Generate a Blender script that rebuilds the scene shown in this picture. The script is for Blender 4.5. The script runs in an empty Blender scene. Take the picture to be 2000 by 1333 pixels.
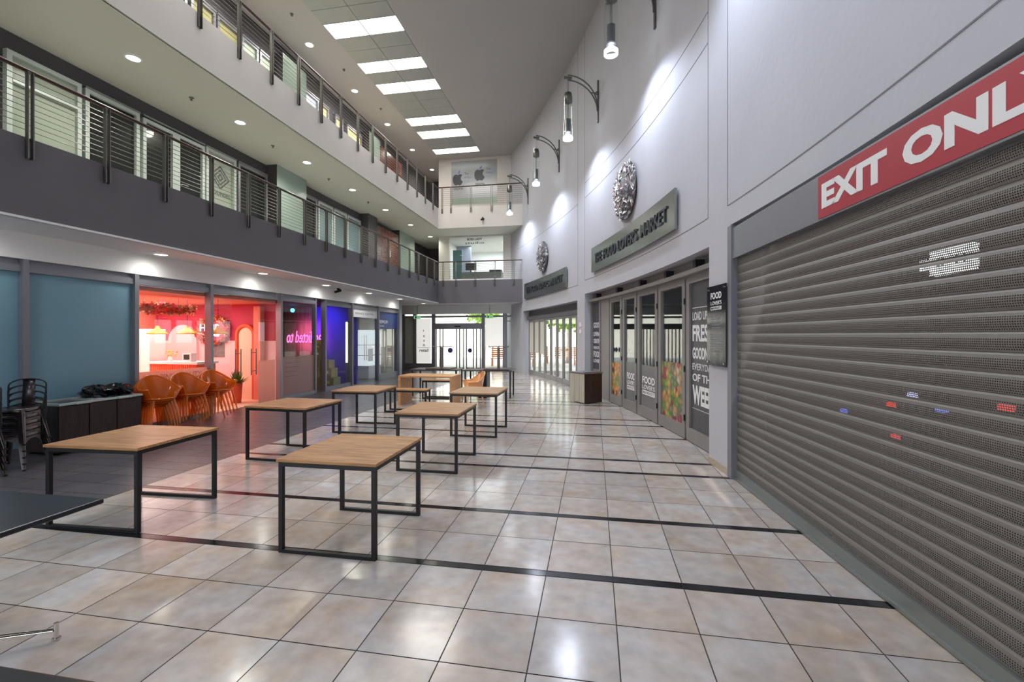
import bpy, bmesh, math, random
from mathutils import Vector, Matrix
random.seed(7)
SC = bpy.context.scene
COL = SC.collection
PI = math.pi

# ------------------------------------------------------------------ camera
FPX = 889.0
EYE = 1.7
YAW = math.atan(160 / FPX)
cam_d = bpy.data.cameras.new('camera')
cam = bpy.data.objects.new('camera', cam_d)
COL.objects.link(cam)
cam_d.sensor_width = 36.0
cam_d.lens = FPX / 2000 * 36
cam_d.shift_y = -(666.5 - 655.0) / 2000
cam_d.clip_start = 0.02
cam_d.clip_end = 300
cam.location = (0, 0, EYE)
cam.rotation_euler = (PI / 2, 0, YAW)
SC.camera = cam

# ------------------------------------------------------------------ world and view
w = bpy.data.worlds.new('world')
SC.world = w
w.use_nodes = True
bg = w.node_tree.nodes['Background']
bg.inputs[0].default_value = (0.86, 0.93, 1.0, 1)
bg.inputs[1].default_value = 3.6
SC.view_settings.view_transform = 'Standard'
SC.view_settings.look = 'None'
SC.view_settings.gamma = 1
SC.view_settings.exposure = -0.2
SC.view_settings.use_curve_mapping = False
cy = SC.cycles
cy.use_denoising = True
cy.max_bounces = 7
cy.diffuse_bounces = 4
cy.glossy_bounces = 4
cy.transmission_bounces = 4
cy.transparent_max_bounces = 14
cy.sample_clamp_indirect = 6.0
cy.caustics_reflective = False
cy.caustics_refractive = False

# daylight falling on the street outside the far entrance
sun_d = bpy.data.lights.new('sun', 'SUN')
sun_d.energy = 12.0
sun_d.angle = 0.02
sun_d.color = (1, 0.95, 0.86)
sun = bpy.data.objects.new('sun', sun_d)
COL.objects.link(sun)
sun.rotation_euler = Vector((-0.25, 0.42, -0.87)).to_track_quat('-Z', 'Y').to_euler()


def spot(loc, power, color, size=150, blend=0.9, aim=None, rad=0.1, name='downlight_lamp'):
    d = bpy.data.lights.new(name, 'SPOT')
    d.energy = power
    d.color = color
    d.spot_size = math.radians(size)
    d.spot_blend = blend
    d.shadow_soft_size = rad
    o = bpy.data.objects.new(name, d)
    COL.objects.link(o)
    o.location = loc
    v = Vector(aim) if aim else Vector((0, 0, -1))
    o.rotation_euler = v.to_track_quat('-Z', 'Y').to_euler()
    return o


def area(loc, sx, sy, power, color, aim=(0, 0, -1), name='ceiling_lamp'):
    d = bpy.data.lights.new(name, 'AREA')
    d.shape = 'RECTANGLE'
    d.size = sx
    d.size_y = sy
    d.energy = power
    d.color = color
    o = bpy.data.objects.new(name, d)
    COL.objects.link(o)
    o.location = loc
    o.rotation_euler = Vector(aim).to_track_quat('-Z', 'Y').to_euler()
    return o


# ------------------------------------------------------------------ materials
def lin(c):
    c = c / 255.0
    return c / 12.92 if c <= 0.04045 else ((c + 0.055) / 1.055) ** 2.4


def rgb(r, g, b):
    return (lin(r), lin(g), lin(b), 1.0)


def mat(name, col, rough=0.5, metal=0.0, spec=0.5, vary=0.0, scale=3.0, bump=0.0, bscale=40.0,
        emit=0.0, ecol=None, stretch=None, coat=0.0):
    m = bpy.data.materials.new(name)
    m.use_nodes = True
    nt = m.node_tree
    b = nt.nodes['Principled BSDF']
    b.inputs['Base Color'].default_value = col
    b.inputs['Roughness'].default_value = rough
    b.inputs['Metallic'].default_value = metal
    b.inputs['Specular IOR Level'].default_value = spec
    b.inputs['Coat Weight'].default_value = coat
    tc = nt.nodes.new('ShaderNodeTexCoord')
    if vary > 0:
        n = nt.nodes.new('ShaderNodeTexNoise')
        n.inputs['Scale'].default_value = scale
        n.inputs['Detail'].default_value = 5
        mp = nt.nodes.new('ShaderNodeMapping')
        if stretch:
            mp.inputs['Scale'].default_value = stretch
        nt.links.new(tc.outputs['Object'], mp.inputs[0])
        nt.links.new(mp.outputs[0], n.inputs['Vector'])
        r = nt.nodes.new('ShaderNodeValToRGB')
        r.color_ramp.elements[0].position = 0.3
        r.color_ramp.elements[1].position = 0.7
        r.color_ramp.elements[0].color = tuple(max(0, c * (1 - vary)) for c in col[:3]) + (1,)
        r.color_ramp.elements[1].color = tuple(min(1, c * (1 + vary)) for c in col[:3]) + (1,)
        nt.links.new(n.outputs['Fac'], r.inputs[0])
        nt.links.new(r.outputs[0], b.inputs['Base Color'])
    if bump > 0:
        n2 = nt.nodes.new('ShaderNodeTexNoise')
        n2.inputs['Scale'].default_value = bscale
        nt.links.new(tc.outputs['Object'], n2.inputs['Vector'])
        bp = nt.nodes.new('ShaderNodeBump')
        bp.inputs['Strength'].default_value = bump
        bp.inputs['Distance'].default_value = 0.02
        nt.links.new(n2.outputs['Fac'], bp.inputs['Height'])
        nt.links.new(bp.outputs[0], b.inputs['Normal'])
    if emit > 0:
        b.inputs['Emission Color'].default_value = ecol or col
        b.inputs['Emission Strength'].default_value = emit
    return m


def glass_mat(name, tint, refl=1.0, opac=0.0, film=None, frough=0.3, trans=0.0):
    """thin sheet glass: clear + fresnel reflection, with an optional film of own colour"""
    m = bpy.data.materials.new(name)
    m.use_nodes = True
    nt = m.node_tree
    for n in list(nt.nodes):
        nt.nodes.remove(n)
    out = nt.nodes.new('ShaderNodeOutputMaterial')
    tr = nt.nodes.new('ShaderNodeBsdfTransparent')
    tr.inputs[0].default_value = tint
    gl = nt.nodes.new('ShaderNodeBsdfGlossy')
    gl.inputs['Roughness'].default_value = 0.02
    gl.inputs[0].default_value = (refl, refl, refl, 1)
    lw = nt.nodes.new('ShaderNodeLayerWeight')
    lw.inputs[0].default_value = 0.5
    pw = nt.nodes.new('ShaderNodeMath')
    pw.operation = 'POWER'
    nt.links.new(lw.outputs['Facing'], pw.inputs[0])
    pw.inputs[1].default_value = 4.5
    ad = nt.nodes.new('ShaderNodeMath')
    ad.operation = 'MULTIPLY_ADD'
    nt.links.new(pw.outputs[0], ad.inputs[0])
    ad.inputs[1].default_value = 0.6
    ad.inputs[2].default_value = 0.03
    mx = nt.nodes.new('ShaderNodeMixShader')
    nt.links.new(ad.outputs[0], mx.inputs[0])
    nt.links.new(tr.outputs[0], mx.inputs[1])
    nt.links.new(gl.outputs[0], mx.inputs[2])
    last = mx
    if opac > 0:
        p = nt.nodes.new('ShaderNodeBsdfPrincipled')
        p.inputs['Base Color'].default_value = film
        p.inputs['Roughness'].default_value = frough
        if trans:
            tl = nt.nodes.new('ShaderNodeBsdfTranslucent')
            tl.inputs[0].default_value = film
            m3 = nt.nodes.new('ShaderNodeMixShader')
            m3.inputs[0].default_value = trans
            nt.links.new(p.outputs[0], m3.inputs[1])
            nt.links.new(tl.outputs[0], m3.inputs[2])
            p = m3
        m2 = nt.nodes.new('ShaderNodeMixShader')
        m2.inputs[0].default_value = opac
        nt.links.new(mx.outputs[0], m2.inputs[1])
        nt.links.new(p.outputs[0], m2.inputs[2])
        last = m2
    nt.links.new(last.outputs[0], out.inputs[0])
    return m


def emis(name, col, s):
    m = bpy.data.materials.new(name)
    m.use_nodes = True
    nt = m.node_tree
    for n in list(nt.nodes):
        nt.nodes.remove(n)
    out = nt.nodes.new('ShaderNodeOutputMaterial')
    e = nt.nodes.new('ShaderNodeEmission')
    e.inputs[0].default_value = col
    e.inputs[1].default_value = s
    nt.links.new(e.outputs[0], out.inputs[0])
    return m


def amber_mat(name='amber_plastic', col=(0.80, 0.25, 0.015, 1), t=0.5):
    m = bpy.data.materials.new(name)
    m.use_nodes = True
    nt = m.node_tree
    p = nt.nodes['Principled BSDF']
    p.inputs['Base Color'].default_value = col
    p.inputs['Roughness'].default_value = 0.08
    p.inputs['Specular IOR Level'].default_value = 0.8
    p.inputs['Coat Weight'].default_value = 1.0
    p.inputs['Coat Roughness'].default_value = 0.03
    tr = nt.nodes.new('ShaderNodeBsdfTransparent')
    tr.inputs[0].default_value = (1.0, 0.6, 0.16, 1)
    mx = nt.nodes.new('ShaderNodeMixShader')
    mx.inputs[0].default_value = 1 - t
    nt.links.new(tr.outputs[0], mx.inputs[1])
    nt.links.new(p.outputs[0], mx.inputs[2])
    nt.links.new(mx.outputs[0], nt.nodes['Material Output'].inputs[0])
    return m


def tile_mat(name, base, warm, rough=0.16):
    m = bpy.data.materials.new(name)
    m.use_nodes = True
    nt = m.node_tree
    b = nt.nodes['Principled BSDF']
    b.inputs['Roughness'].default_value = rough
    b.inputs['Specular IOR Level'].default_value = 0.6
    tc = nt.nodes.new('ShaderNodeTexCoord')
    at = nt.nodes.new('ShaderNodeAttribute')
    at.attribute_name = 'tile_rand'
    add = nt.nodes.new('ShaderNodeVectorMath')
    add.operation = 'MULTIPLY_ADD'
    add.inputs[1].default_value = (37, 21, 11)
    nt.links.new(at.outputs['Color'], add.inputs[0])
    nt.links.new(tc.outputs['Object'], add.inputs[2])
    n = nt.nodes.new('ShaderNodeTexNoise')
    n.inputs['Scale'].default_value = 2.2
    n.inputs['Detail'].default_value = 6
    n.inputs['Roughness'].default_value = 0.6
    n.inputs['Distortion'].default_value = 0.6
    nt.links.new(add.outputs[0], n.inputs['Vector'])
    r = nt.nodes.new('ShaderNodeValToRGB')
    e = r.color_ramp.elements
    e[0].position = 0.36
    e[0].color = base
    e[1].position = 0.72
    e[1].color = warm
    nt.links.new(n.outputs['Fac'], r.inputs[0])
    n2 = nt.nodes.new('ShaderNodeTexNoise')
    n2.inputs['Scale'].default_value = 9
    n2.inputs['Detail'].default_value = 6
    nt.links.new(add.outputs[0], n2.inputs['Vector'])
    mr = nt.nodes.new('ShaderNodeMapRange')
    mr.inputs[1].default_value = 0.3
    mr.inputs[2].default_value = 0.7
    mr.inputs[3].default_value = 0.86
    mr.inputs[4].default_value = 1.08
    nt.links.new(n2.outputs['Fac'], mr.inputs[0])
    sep = nt.nodes.new('ShaderNodeSeparateColor')
    nt.links.new(at.outputs['Color'], sep.inputs[0])
    mr2 = nt.nodes.new('ShaderNodeMapRange')
    mr2.inputs[3].default_value = 0.86
    mr2.inputs[4].default_value = 1.06
    nt.links.new(sep.outputs[0], mr2.inputs[0])
    mul = nt.nodes.new('ShaderNodeMath')
    mul.operation = 'MULTIPLY'
    nt.links.new(mr.outputs[0], mul.inputs[0])
    nt.links.new(mr2.outputs[0], mul.inputs[1])
    vm = nt.nodes.new('ShaderNodeVectorMath')
    vm.operation = 'SCALE'
    nt.links.new(r.outputs[0], vm.inputs[0])
    nt.links.new(mul.outputs[0], vm.inputs['Scale'])
    nt.links.new(vm.outputs[0], b.inputs['Base Color'])
    # faint unevenness of the glaze
    n3 = nt.nodes.new('ShaderNodeTexNoise')
    n3.inputs['Scale'].default_value = 5
    nt.links.new(tc.outputs['Object'], n3.inputs['Vector'])
    bp = nt.nodes.new('ShaderNodeBump')
    bp.inputs['Strength'].default_value = 0.06
    bp.inputs['Distance'].default_value = 0.02
    nt.links.new(n3.outputs['Fac'], bp.inputs['Height'])
    nt.links.new(bp.outputs[0], b.inputs['Normal'])
    return m


def wood_mat(name, c1, c2, rough=0.35, axis=(1.5, 14, 14)):
    m = bpy.data.materials.new(name)
    m.use_nodes = True
    nt = m.node_tree
    b = nt.nodes['Principled BSDF']
    b.inputs['Roughness'].default_value = rough
    b.inputs['Specular IOR Level'].default_value = 0.5
    tc = nt.nodes.new('ShaderNodeTexCoord')
    mp = nt.nodes.new('ShaderNodeMapping')
    mp.inputs['Scale'].default_value = axis
    nt.links.new(tc.outputs['Object'], mp.inputs[0])
    n = nt.nodes.new('ShaderNodeTexNoise')
    n.inputs['Scale'].default_value = 1.6
    n.inputs['Detail'].default_value = 8
    n.inputs['Distortion'].default_value = 1.2
    nt.links.new(mp.outputs[0], n.inputs['Vector'])
    r = nt.nodes.new('ShaderNodeValToRGB')
    r.color_ramp.elements[0].position = 0.32
    r.color_ramp.elements[0].color = c1
    r.color_ramp.elements[1].position = 0.68
    r.color_ramp.elements[1].color = c2
    nt.links.new(n.outputs['Fac'], r.inputs[0])
    nt.links.new(r.outputs[0], b.inputs['Base Color'])
    return m


M = {}
M['plaster'] = mat('white_plaster', rgb(188, 188, 195), 0.75, vary=0.03, scale=1.2, bump=0.12, bscale=14)
M['groove'] = mat('panel_joint_grey', rgb(120, 120, 124), 0.8)
M['ceiling'] = mat('ceiling_paint', rgb(176, 173, 172), 0.8, vary=0.02, scale=0.7)
M['soffit2'] = mat('gallery_ceiling_paint', rgb(216, 216, 208), 0.8, vary=0.02, scale=0.7)
M['galfloor'] = mat('gallery_floor_tile', rgb(205, 200, 190), 0.4, vary=0.04)
M['ceil_tile'] = mat('ceiling_grid_tile', rgb(158, 162, 160), 0.4, metal=0.1, vary=0.04, scale=3)
M['white'] = mat('white_paint', rgb(238, 239, 239), 0.6, vary=0.02, scale=1)
M['offwhite'] = mat('offwhite_paint', rgb(215, 210, 204), 0.65, vary=0.035, scale=1.3)
M['fascia'] = mat('charcoal_paint', rgb(103, 100, 105), 0.6, vary=0.05, scale=1.5)
M['darkwall'] = mat('charcoal_wall_paint', rgb(70, 68, 72), 0.7, vary=0.05, scale=1.5)
M['alu'] = mat('grey_aluminium', rgb(142, 143, 150), 0.38, metal=0.55, vary=0.03)
M['alu_white'] = mat('pale_aluminium', rgb(196, 205, 200), 0.4, metal=0.2)
M['alu_door'] = mat('warm_grey_door_frame', rgb(146, 142, 140), 0.42, metal=0.35, vary=0.03)
M['steel'] = mat('brushed_steel', rgb(120, 118, 114), 0.35, metal=0.8)
M['rail_steel'] = mat('railing_steel', rgb(128, 122, 118), 0.4, metal=0.7)
M['handrail'] = mat('mahogany_handrail', rgb(58, 28, 23), 0.35, vary=0.15, scale=8)
M['chrome'] = mat('polished_steel', rgb(225, 222, 216), 0.12, metal=1.0)
M['black'] = mat('black_metal', rgb(28, 26, 28), 0.4, metal=0.3, vary=0.08, scale=12)
M['blackgloss'] = mat('black_gloss', rgb(14, 16, 24), 0.12, spec=0.6)
M['rubber'] = mat('black_rubber', rgb(18, 18, 18), 0.7)
M['darkglass'] = glass_mat('dark_window_glass', (0.35, 0.38, 0.36, 1), 1.0, 0.35, rgb(62, 66, 62), 0.25)
M['glass'] = glass_mat('clear_glass', (0.97, 0.99, 0.985, 1), 1.0)
M['frost'] = glass_mat('frosted_green_glass', (0.7, 0.8, 0.78, 1), 1.0, 0.9, rgb(150, 168, 160), 0.3)
M['frost_dark'] = glass_mat('dim_frosted_glass', (0.7, 0.8, 0.78, 1), 1.0, 0.95, rgb(100, 114, 104), 0.3)
M['teal'] = glass_mat('teal_frosted_film', (0.4, 0.6, 0.65, 1), 0.9, 0.9, rgb(128, 170, 186), 0.35)
M['film'] = glass_mat('beige_film', (0.9, 0.75, 0.7, 1), 1.0, 0.74, rgb(236, 200, 184), 0.4, trans=0.55)
M['greyfilm'] = mat('grey_vinyl_film', rgb(118, 118, 118), 0.35, vary=0.02)
M['greydark'] = mat('dark_grey_vinyl', rgb(74, 74, 78), 0.35, vary=0.02)
M['lettering'] = mat('white_lettering', rgb(232, 232, 232), 0.5)
M['darkletter'] = mat('dark_lettering', rgb(52, 56, 60), 0.4)
M['tile'] = tile_mat('cream_floor_tile', rgb(192, 187, 186), rgb(186, 165, 146))
M['grout'] = mat('floor_grout', rgb(52, 48, 48), 0.7)
M['strip'] = mat('black_tile_strip', rgb(26, 27, 34), 0.14, vary=0.1, scale=6)
M['plank'] = tile_mat('dark_plank_tile', rgb(86, 84, 92), rgb(104, 98, 100), 0.3)
M['oak'] = wood_mat('oak_tabletop', rgb(150, 104, 64), rgb(196, 148, 98))
M['oak_edge'] = wood_mat('oak_edge', rgb(186, 130, 78), rgb(214, 164, 108), 0.4)
M['walnut'] = wood_mat('dark_walnut_laminate', rgb(48, 34, 32), rgb(66, 48, 44), 0.4, (14, 14, 1.5))
M['ash'] = wood_mat('pale_ash_laminate', rgb(176, 172, 158), rgb(196, 192, 178), 0.4, (14, 14, 1.2))
M['redwood'] = wood_mat('red_brown_door_wood', rgb(66, 32, 26), rgb(98, 50, 38), 0.25, (8, 8, 1.2))
M['brownwood'] = wood_mat('brown_panel_wood', rgb(120, 84, 62), rgb(156, 116, 86), 0.5, (9, 9, 0.8))
M['amber'] = amber_mat()
M['tan'] = amber_mat('tan_plastic', (0.85, 0.5, 0.22, 1), 0.3)
M['gunmetal'] = mat('gunmetal_sheet', rgb(94, 86, 88), 0.28, metal=0.85, vary=0.1, scale=8)
M['red'] = mat('red_banner', rgb(170, 44, 58), 0.45, vary=0.04, scale=1)
M['signblack'] = mat('black_sign_acrylic', rgb(16, 18, 30), 0.1, spec=0.6)
M['lamp_on'] = emis('lamp_glow_white', (1, 0.98, 0.93, 1), 14)
M['lamp_warm'] = emis('lamp_glow_warm', (1, 0.93, 0.74, 1), 10)
M['lamp_cool'] = emis('lamp_glow_cool', (0.88, 0.95, 1, 1), 16)
M['sky_panel'] = emis('skylight_diffuser', (1, 0.98, 0.95, 1), 3.4)


# ------------------------------------------------------------------ mesh building
class MB:
    def __init__(s):
        s.v, s.f, s.m, s.sm = [], [], [], []

    def quad(s, pts, mi=0, smooth=False):
        n = len(s.v)
        s.v += [tuple(p) for p in pts]
        s.f.append(tuple(range(n, n + len(pts))))
        s.m.append(mi)
        s.sm.append(smooth)
        return s

    def grid(s, pts, mi=0, closed=False, smooth=True):
        """pts rows of points -> quads"""
        n = len(s.v)
        R, C = len(pts), len(pts[0])
        for r in pts:
            s.v += [tuple(p) for p in r]
        for i in range(R - 1):
            for j in range(C if closed else C - 1):
                k = (j + 1) % C
                s.f.append((n + i * C + j, n + i * C + k, n + (i + 1) * C + k, n + (i + 1) * C + j))
                s.m.append(mi)
                s.sm.append(smooth)
        return s

    def box(s, x0, x1, y0, y1, z0, z1, mi=0, M4=None, tri=None):
        x0, x1 = min(x0, x1), max(x0, x1)
        y0, y1 = min(y0, y1), max(y0, y1)
        z0, z1 = min(z0, z1), max(z0, z1)
        p = [Vector(q) for q in [(x0, y0, z0), (x1, y0, z0), (x1, y1, z0), (x0, y1, z0),
                                 (x0, y0, z1), (x1, y0, z1), (x1, y1, z1), (x0, y1, z1)]]
        if M4 is not None:
            p = [M4 @ q for q in p]
        n = len(s.v)
        s.v += [tuple(q) for q in p]
        # faces: bottom, top, -y, +x, +y, -x
        for k, f in enumerate([(0, 3, 2, 1), (4, 5, 6, 7), (0, 1, 5, 4), (1, 2, 6, 5), (2, 3, 7, 6), (3, 0, 4, 7)]):
            s.f.append(tuple(n + a for a in f))
            s.m.append(tri[k] if tri else mi)
            s.sm.append(False)
        return s

    def tube(s, pts, r, n=8, mi=0, caps=True, close=False):
        pts = [Vector(p) for p in pts]
        if not isinstance(r, (list, tuple)):
            r = [r] * len(pts)
        rows = []
        up = None
        N = len(pts)
        for i, p in enumerate(pts):
            if close:
                t = (pts[(i + 1) % N] - pts[i - 1]).normalized()
            else:
                t = (pts[min(i + 1, N - 1)] - pts[max(i - 1, 0)]).normalized()
            if up is None:
                up = Vector((0, 0, 1)) if abs(t.z) < 0.9 else Vector((1, 0, 0))
            a = t.cross(up)
            if a.length < 1e-5:
                a = t.cross(Vector((0, 1, 0)))
            a.normalize()
            b = a.cross(t).normalized()
            up = b
            rows.append([p + (a * math.cos(2 * PI * k / n) + b * math.sin(2 * PI * k / n)) * r[i] for k in range(n)])
        if close:
            rows.append(rows[0])
        s.grid(rows, mi, closed=True)
        if caps and not close:
            s.quad(list(reversed(rows[0])), mi)
            s.quad(rows[-1], mi)
        return s

    def lathe(s, prof, c=(0, 0, 0), n=24, mi=0, M4=None):
        """prof [(r,z)]"""
        rows = []
        for r, z in prof:
            row = []
            for k in range(n):
                p = Vector((r * math.cos(2 * PI * k / n), r * math.sin(2 * PI * k / n), z))
                if M4 is not None:
                    p = M4 @ p
                row.append(p + Vector(c))
            rows.append(row)
        s.grid(rows, mi, closed=True)
        return s

    def ball(s, c, r, n=8, mi=0, sc=(1, 1, 1), M4=None):
        rows = []
        for i in range(n // 2 + 1):
            th = PI * i / (n // 2)
            row = []
            for k in range(n):
                p = Vector((r * sc[0] * math.sin(th) * math.cos(2 * PI * k / n),
                            r * sc[1] * math.sin(th) * math.sin(2 * PI * k / n), r * sc[2] * math.cos(th)))
                if M4 is not None:
                    p = M4 @ p
                row.append(p + Vector(c))
            rows.append(row)
        s.grid(rows, mi, closed=True)
        return s

    def build(s, name, mats, parent=None, loc=(0, 0, 0), rotz=0.0, bevel=0.0, solid=0.0):
        me = bpy.data.meshes.new(name)
        me.from_pydata(s.v, [], s.f)
        if not isinstance(mats, (list, tuple)):
            mats = [mats]
        for m in mats:
            me.materials.append(m)
        me.polygons.foreach_set('material_index', s.m)
        me.polygons.foreach_set('use_smooth', s.sm)
        me.update()
        o = bpy.data.objects.new(name, me)
        COL.objects.link(o)
        o.location = loc
        o.rotation_euler = (0, 0, rotz)
        if parent is not None:
            o.parent = parent
        if bevel:
            b = o.modifiers.new('bevel', 'BEVEL')
            b.width = bevel
            b.segments = 2
            b.limit_method = 'ANGLE'
        if solid:
            b = o.modifiers.new('solid', 'SOLIDIFY')
            b.thickness = solid
        return o


def bx(*a, **k):
    return MB().box(*a, **k)


def tag(o, label=None, cat=None, group=None, kind=None):
    if label:
        o['label'] = label
    if cat:
        o['category'] = cat
    if group:
        o['group'] = group
    if kind:
        o['kind'] = kind
    return o


def struct(o):
    o['kind'] = 'structure'
    return o


def thing(name, label, cat, loc=(0, 0, 0), rotz=0.0, group=None):
    o = bpy.data.objects.new(name, None)
    o.empty_display_size = 0.1
    COL.objects.link(o)
    o.location = loc
    o.rotation_euler = (0, 0, rotz)
    return tag(o, label, cat, group)


def sthing(name, loc=(0, 0, 0)):
    o = bpy.data.objects.new(name, None)
    COL.objects.link(o)
    o.location = loc
    return struct(o)


def copy_tree(o, parent=None):
    c = o.copy()
    COL.objects.link(c)
    if parent is not None:
        c.parent = parent
    for ch in o.children:
        copy_tree(ch, c)
    return c


def text_mesh(name, s, mapf, width, height, m, parent=None, depth=0.004, bold=0.0, shear=0.0):
    """lettering fitted into width x height; mapf(u, v, w) gives the point on the surface"""
    cu = bpy.data.curves.new('lettering_curve', 'FONT')
    cu.body = s
    cu.offset = bold
    cu.resolution_u = 3
    cu.shear = shear
    to = bpy.data.objects.new('lettering_tmp', cu)
    COL.objects.link(to)
    dg = bpy.context.evaluated_depsgraph_get()
    me = bpy.data.meshes.new_from_object(to.evaluated_get(dg))
    bpy.data.objects.remove(to)
    bpy.data.curves.remove(cu)
    bmm = bmesh.new()
    bmm.from_mesh(me)
    bpy.data.meshes.remove(me)
    if not bmm.verts:
        bmm.free()
        return None
    xs = [v.co.x for v in bmm.verts]
    ys = [v.co.y for v in bmm.verts]
    x0, x1, y0, y1 = min(xs), max(xs), min(ys), max(ys)
    if width > 0.6:
        bmesh.ops.triangulate(bmm, faces=bmm.faces[:])
        bmesh.ops.subdivide_edges(bmm, edges=bmm.edges[:], cuts=1)
    vv = []
    for v in bmm.verts:
        vv.append(((v.co.x - x0) / (x1 - x0) * width, (v.co.y - y0) / (y1 - y0) * height))
    bmm.verts.index_update()
    mb = MB()
    mb.v = [tuple(mapf(u, q, depth)) for u, q in vv]
    mb.f = [tuple(v.index for v in f.verts) for f in bmm.faces]
    mb.m = [0] * len(mb.f)
    mb.sm = [False] * len(mb.f)
    n = len(mb.v)
    # side walls down to the surface
    for e in bmm.edges:
        if len(e.link_faces) == 1:
            a, b = e.verts[0].index, e.verts[1].index
            mb.quad([mb.v[a], mb.v[b], tuple(mapf(vv[b][0], vv[b][1], 0)), tuple(mapf(vv[a][0], vv[a][1], 0))])
    bmm.free()
    return mb.build(name, m, parent)


def atx(px, py, X):
    """the point where the line of sight through a photograph pixel meets the plane x = X"""
    a = (px - 1000) / FPX
    d = (-math.sin(YAW) + a * math.cos(YAW), math.cos(YAW) + a * math.sin(YAW), -(py - 655) / FPX)
    t = X / d[0]
    return Vector((X, d[1] * t, EYE + d[2] * t))


def aty(px, py, Y):
    a = (px - 1000) / FPX
    d = (-math.sin(YAW) + a * math.cos(YAW), math.cos(YAW) + a * math.sin(YAW), -(py - 655) / FPX)
    t = Y / d[1]
    return Vector((d[0] * t, Y, EYE + d[2] * t))


ORD = ['first', 'second', 'third', 'fourth', 'fifth', 'sixth', 'seventh', 'eighth', 'ninth', 'tenth',
       'eleventh', 'twelfth', 'thirteenth', 'fourteenth', 'fifteenth', 'sixteenth', 'seventeenth', 'eighteenth']

# ------------------------------------------------------------------ curved right wall helpers
def W(y):
    return 2.17285e-4 * y ** 3 - 2.08821e-2 * y * y + 8.2479e-2 * y + 1.79275


def dW(y):
    return 3 * 2.17285e-4 * y * y - 2 * 2.08821e-2 * y + 8.2479e-2


def wp(y, off=0.0, z=0.0):
    """point on the right wall's curve at distance y, pushed off metres into the hall"""
    g = dW(y)
    L = math.sqrt(1 + g * g)
    return Vector((W(y) - off / L, y + off * g / L, z))


def wallbox(mb, y0, y1, z0, z1, o0, o1, step=0.2, mi=0):
    n = max(1, int(round(abs(y1 - y0) / step)))
    ys = [y0 + (y1 - y0) * i / n for i in range(n + 1)]
    rows = []
    for y in ys:
        rows.append([wp(y, o1, z0), wp(y, o1, z1), wp(y, o0, z1), wp(y, o0, z0)])
    mb.grid(rows, mi, closed=True, smooth=False)
    mb.quad(list(reversed(rows[0])), mi)
    mb.quad(rows[-1], mi)
    return mb


def wmap(ystart, z, off, k=1.0):
    """mapping for lettering read from the far end towards the camera"""
    return lambda u, v, wv: wp(ystart - u * k, off + wv, z + v)


HC = 10.35          # main ceiling
Z1, Z1T = 3.15, 4.18  # first gallery slab
Z2, Z2T = 6.56, 7.5   # second gallery slab
XS = -7.0           # slab face
XU = -9.15          # upper shop wall
XG = -8.05          # ground shop front
YE = 21.5           # end wall
YB = -5.0           # how far the hall runs behind the camera

# ================================================================== SETTING
# floor: individual cream tiles with black strips, plank tiles on the left
fl = MB()
strips = [-4.2, -3.7, -2.2, -1.15, 0.2, 0.7, 1.72, 3.2, 4.26, 5.74, 6.3, 7.75, 8.76, 9.32, 11.1, 11.6, 13.05, 14.1, 15.2, 15.75, 17.2,
          18.25, 19.3, 20.4, 21.45]
sw = 0.075
rows = []
for a, b in zip(strips, strips[1:]):
    lo, hi = a + sw, b
    n = max(1, round((hi - lo) / 0.47))
    for i in range(n):
        rows.append((lo + (hi - lo) * i / n, lo + (hi - lo) * (i + 1) / n))
G = 0.0035
XD = -5.0
fl.box(-14, 6, YB, YE + 0.2, -0.12, -0.003, 1)
ncol = 17
tile_r = []
x_lines = [0.13 + 0.463 * k for k in range(-11, 5)]
x_lines = [XD] + [x for x in x_lines if x > XD + 0.05]
fl_attr = {}
for (a, b) in rows:
    for x0, x1 in zip(x_lines, x_lines[1:]):
        if x0 > W(max(0, a)) + 0.6:
            continue
        fl_attr[len(fl.f)] = (random.random(), random.random(), random.random())
        fl.quad([(x0 + G, a + G, 0), (x1 - G, a + G, 0), (x1 - G, b - G, 0), (x0 + G, b - G, 0)], 0)
for a in strips:
    for x0, x1 in zip(x_lines, x_lines[1:]):
        fl.quad([(x0 + 0.001, a + G, 0), (x1 - 0.001, a + G, 0), (x1 - 0.001, a + sw - G, 0), (x0 + 0.001, a + sw - G, 0)], 2)
# plank tiles
y = YB
k = 0
while y < YE:
    x = XD - (0.0 if k % 2 else 0.3)
    xs = [XD]
    while x > -14:
        x -= 0.6
        xs.append(max(x, -14))
    for x1, x0 in zip(xs, xs[1:]):
        fl_attr[len(fl.f)] = (random.random(), random.random(), random.random())
        fl.quad([(x0 + G, y + G, 0), (x1 - G, y + G, 0), (x1 - G, y + 0.3 - G, 0), (x0 + G, y + 0.3 - G, 0)], 3)
    y += 0.3
    k += 1
floor = struct(fl.build('floor', [M['tile'], M['grout'], M['strip'], M['plank']]))
ca = floor.data.color_attributes.new('tile_rand', 'FLOAT_COLOR', 'CORNER')
for fi, c in fl_attr.items():
    for li in floor.data.polygons[fi].loop_indices:
        ca.data[li].color = (c[0], c[1], c[2], 1)

# main ceiling in two fields with the grid strip between them
SX0, SX1 = -7.43, -5.28
struct(bx(-14.5, SX0, YB, 26, HC, HC + 0.15).build('ceiling', M['ceiling']))
struct(bx(SX1, 4.2, YB, 26, HC, HC + 0.15).build('ceiling', M['ceiling']))
struct(bx(SX0, SX1, 20.95, 26, HC, HC + 0.15).build('ceiling', M['ceiling']))
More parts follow.
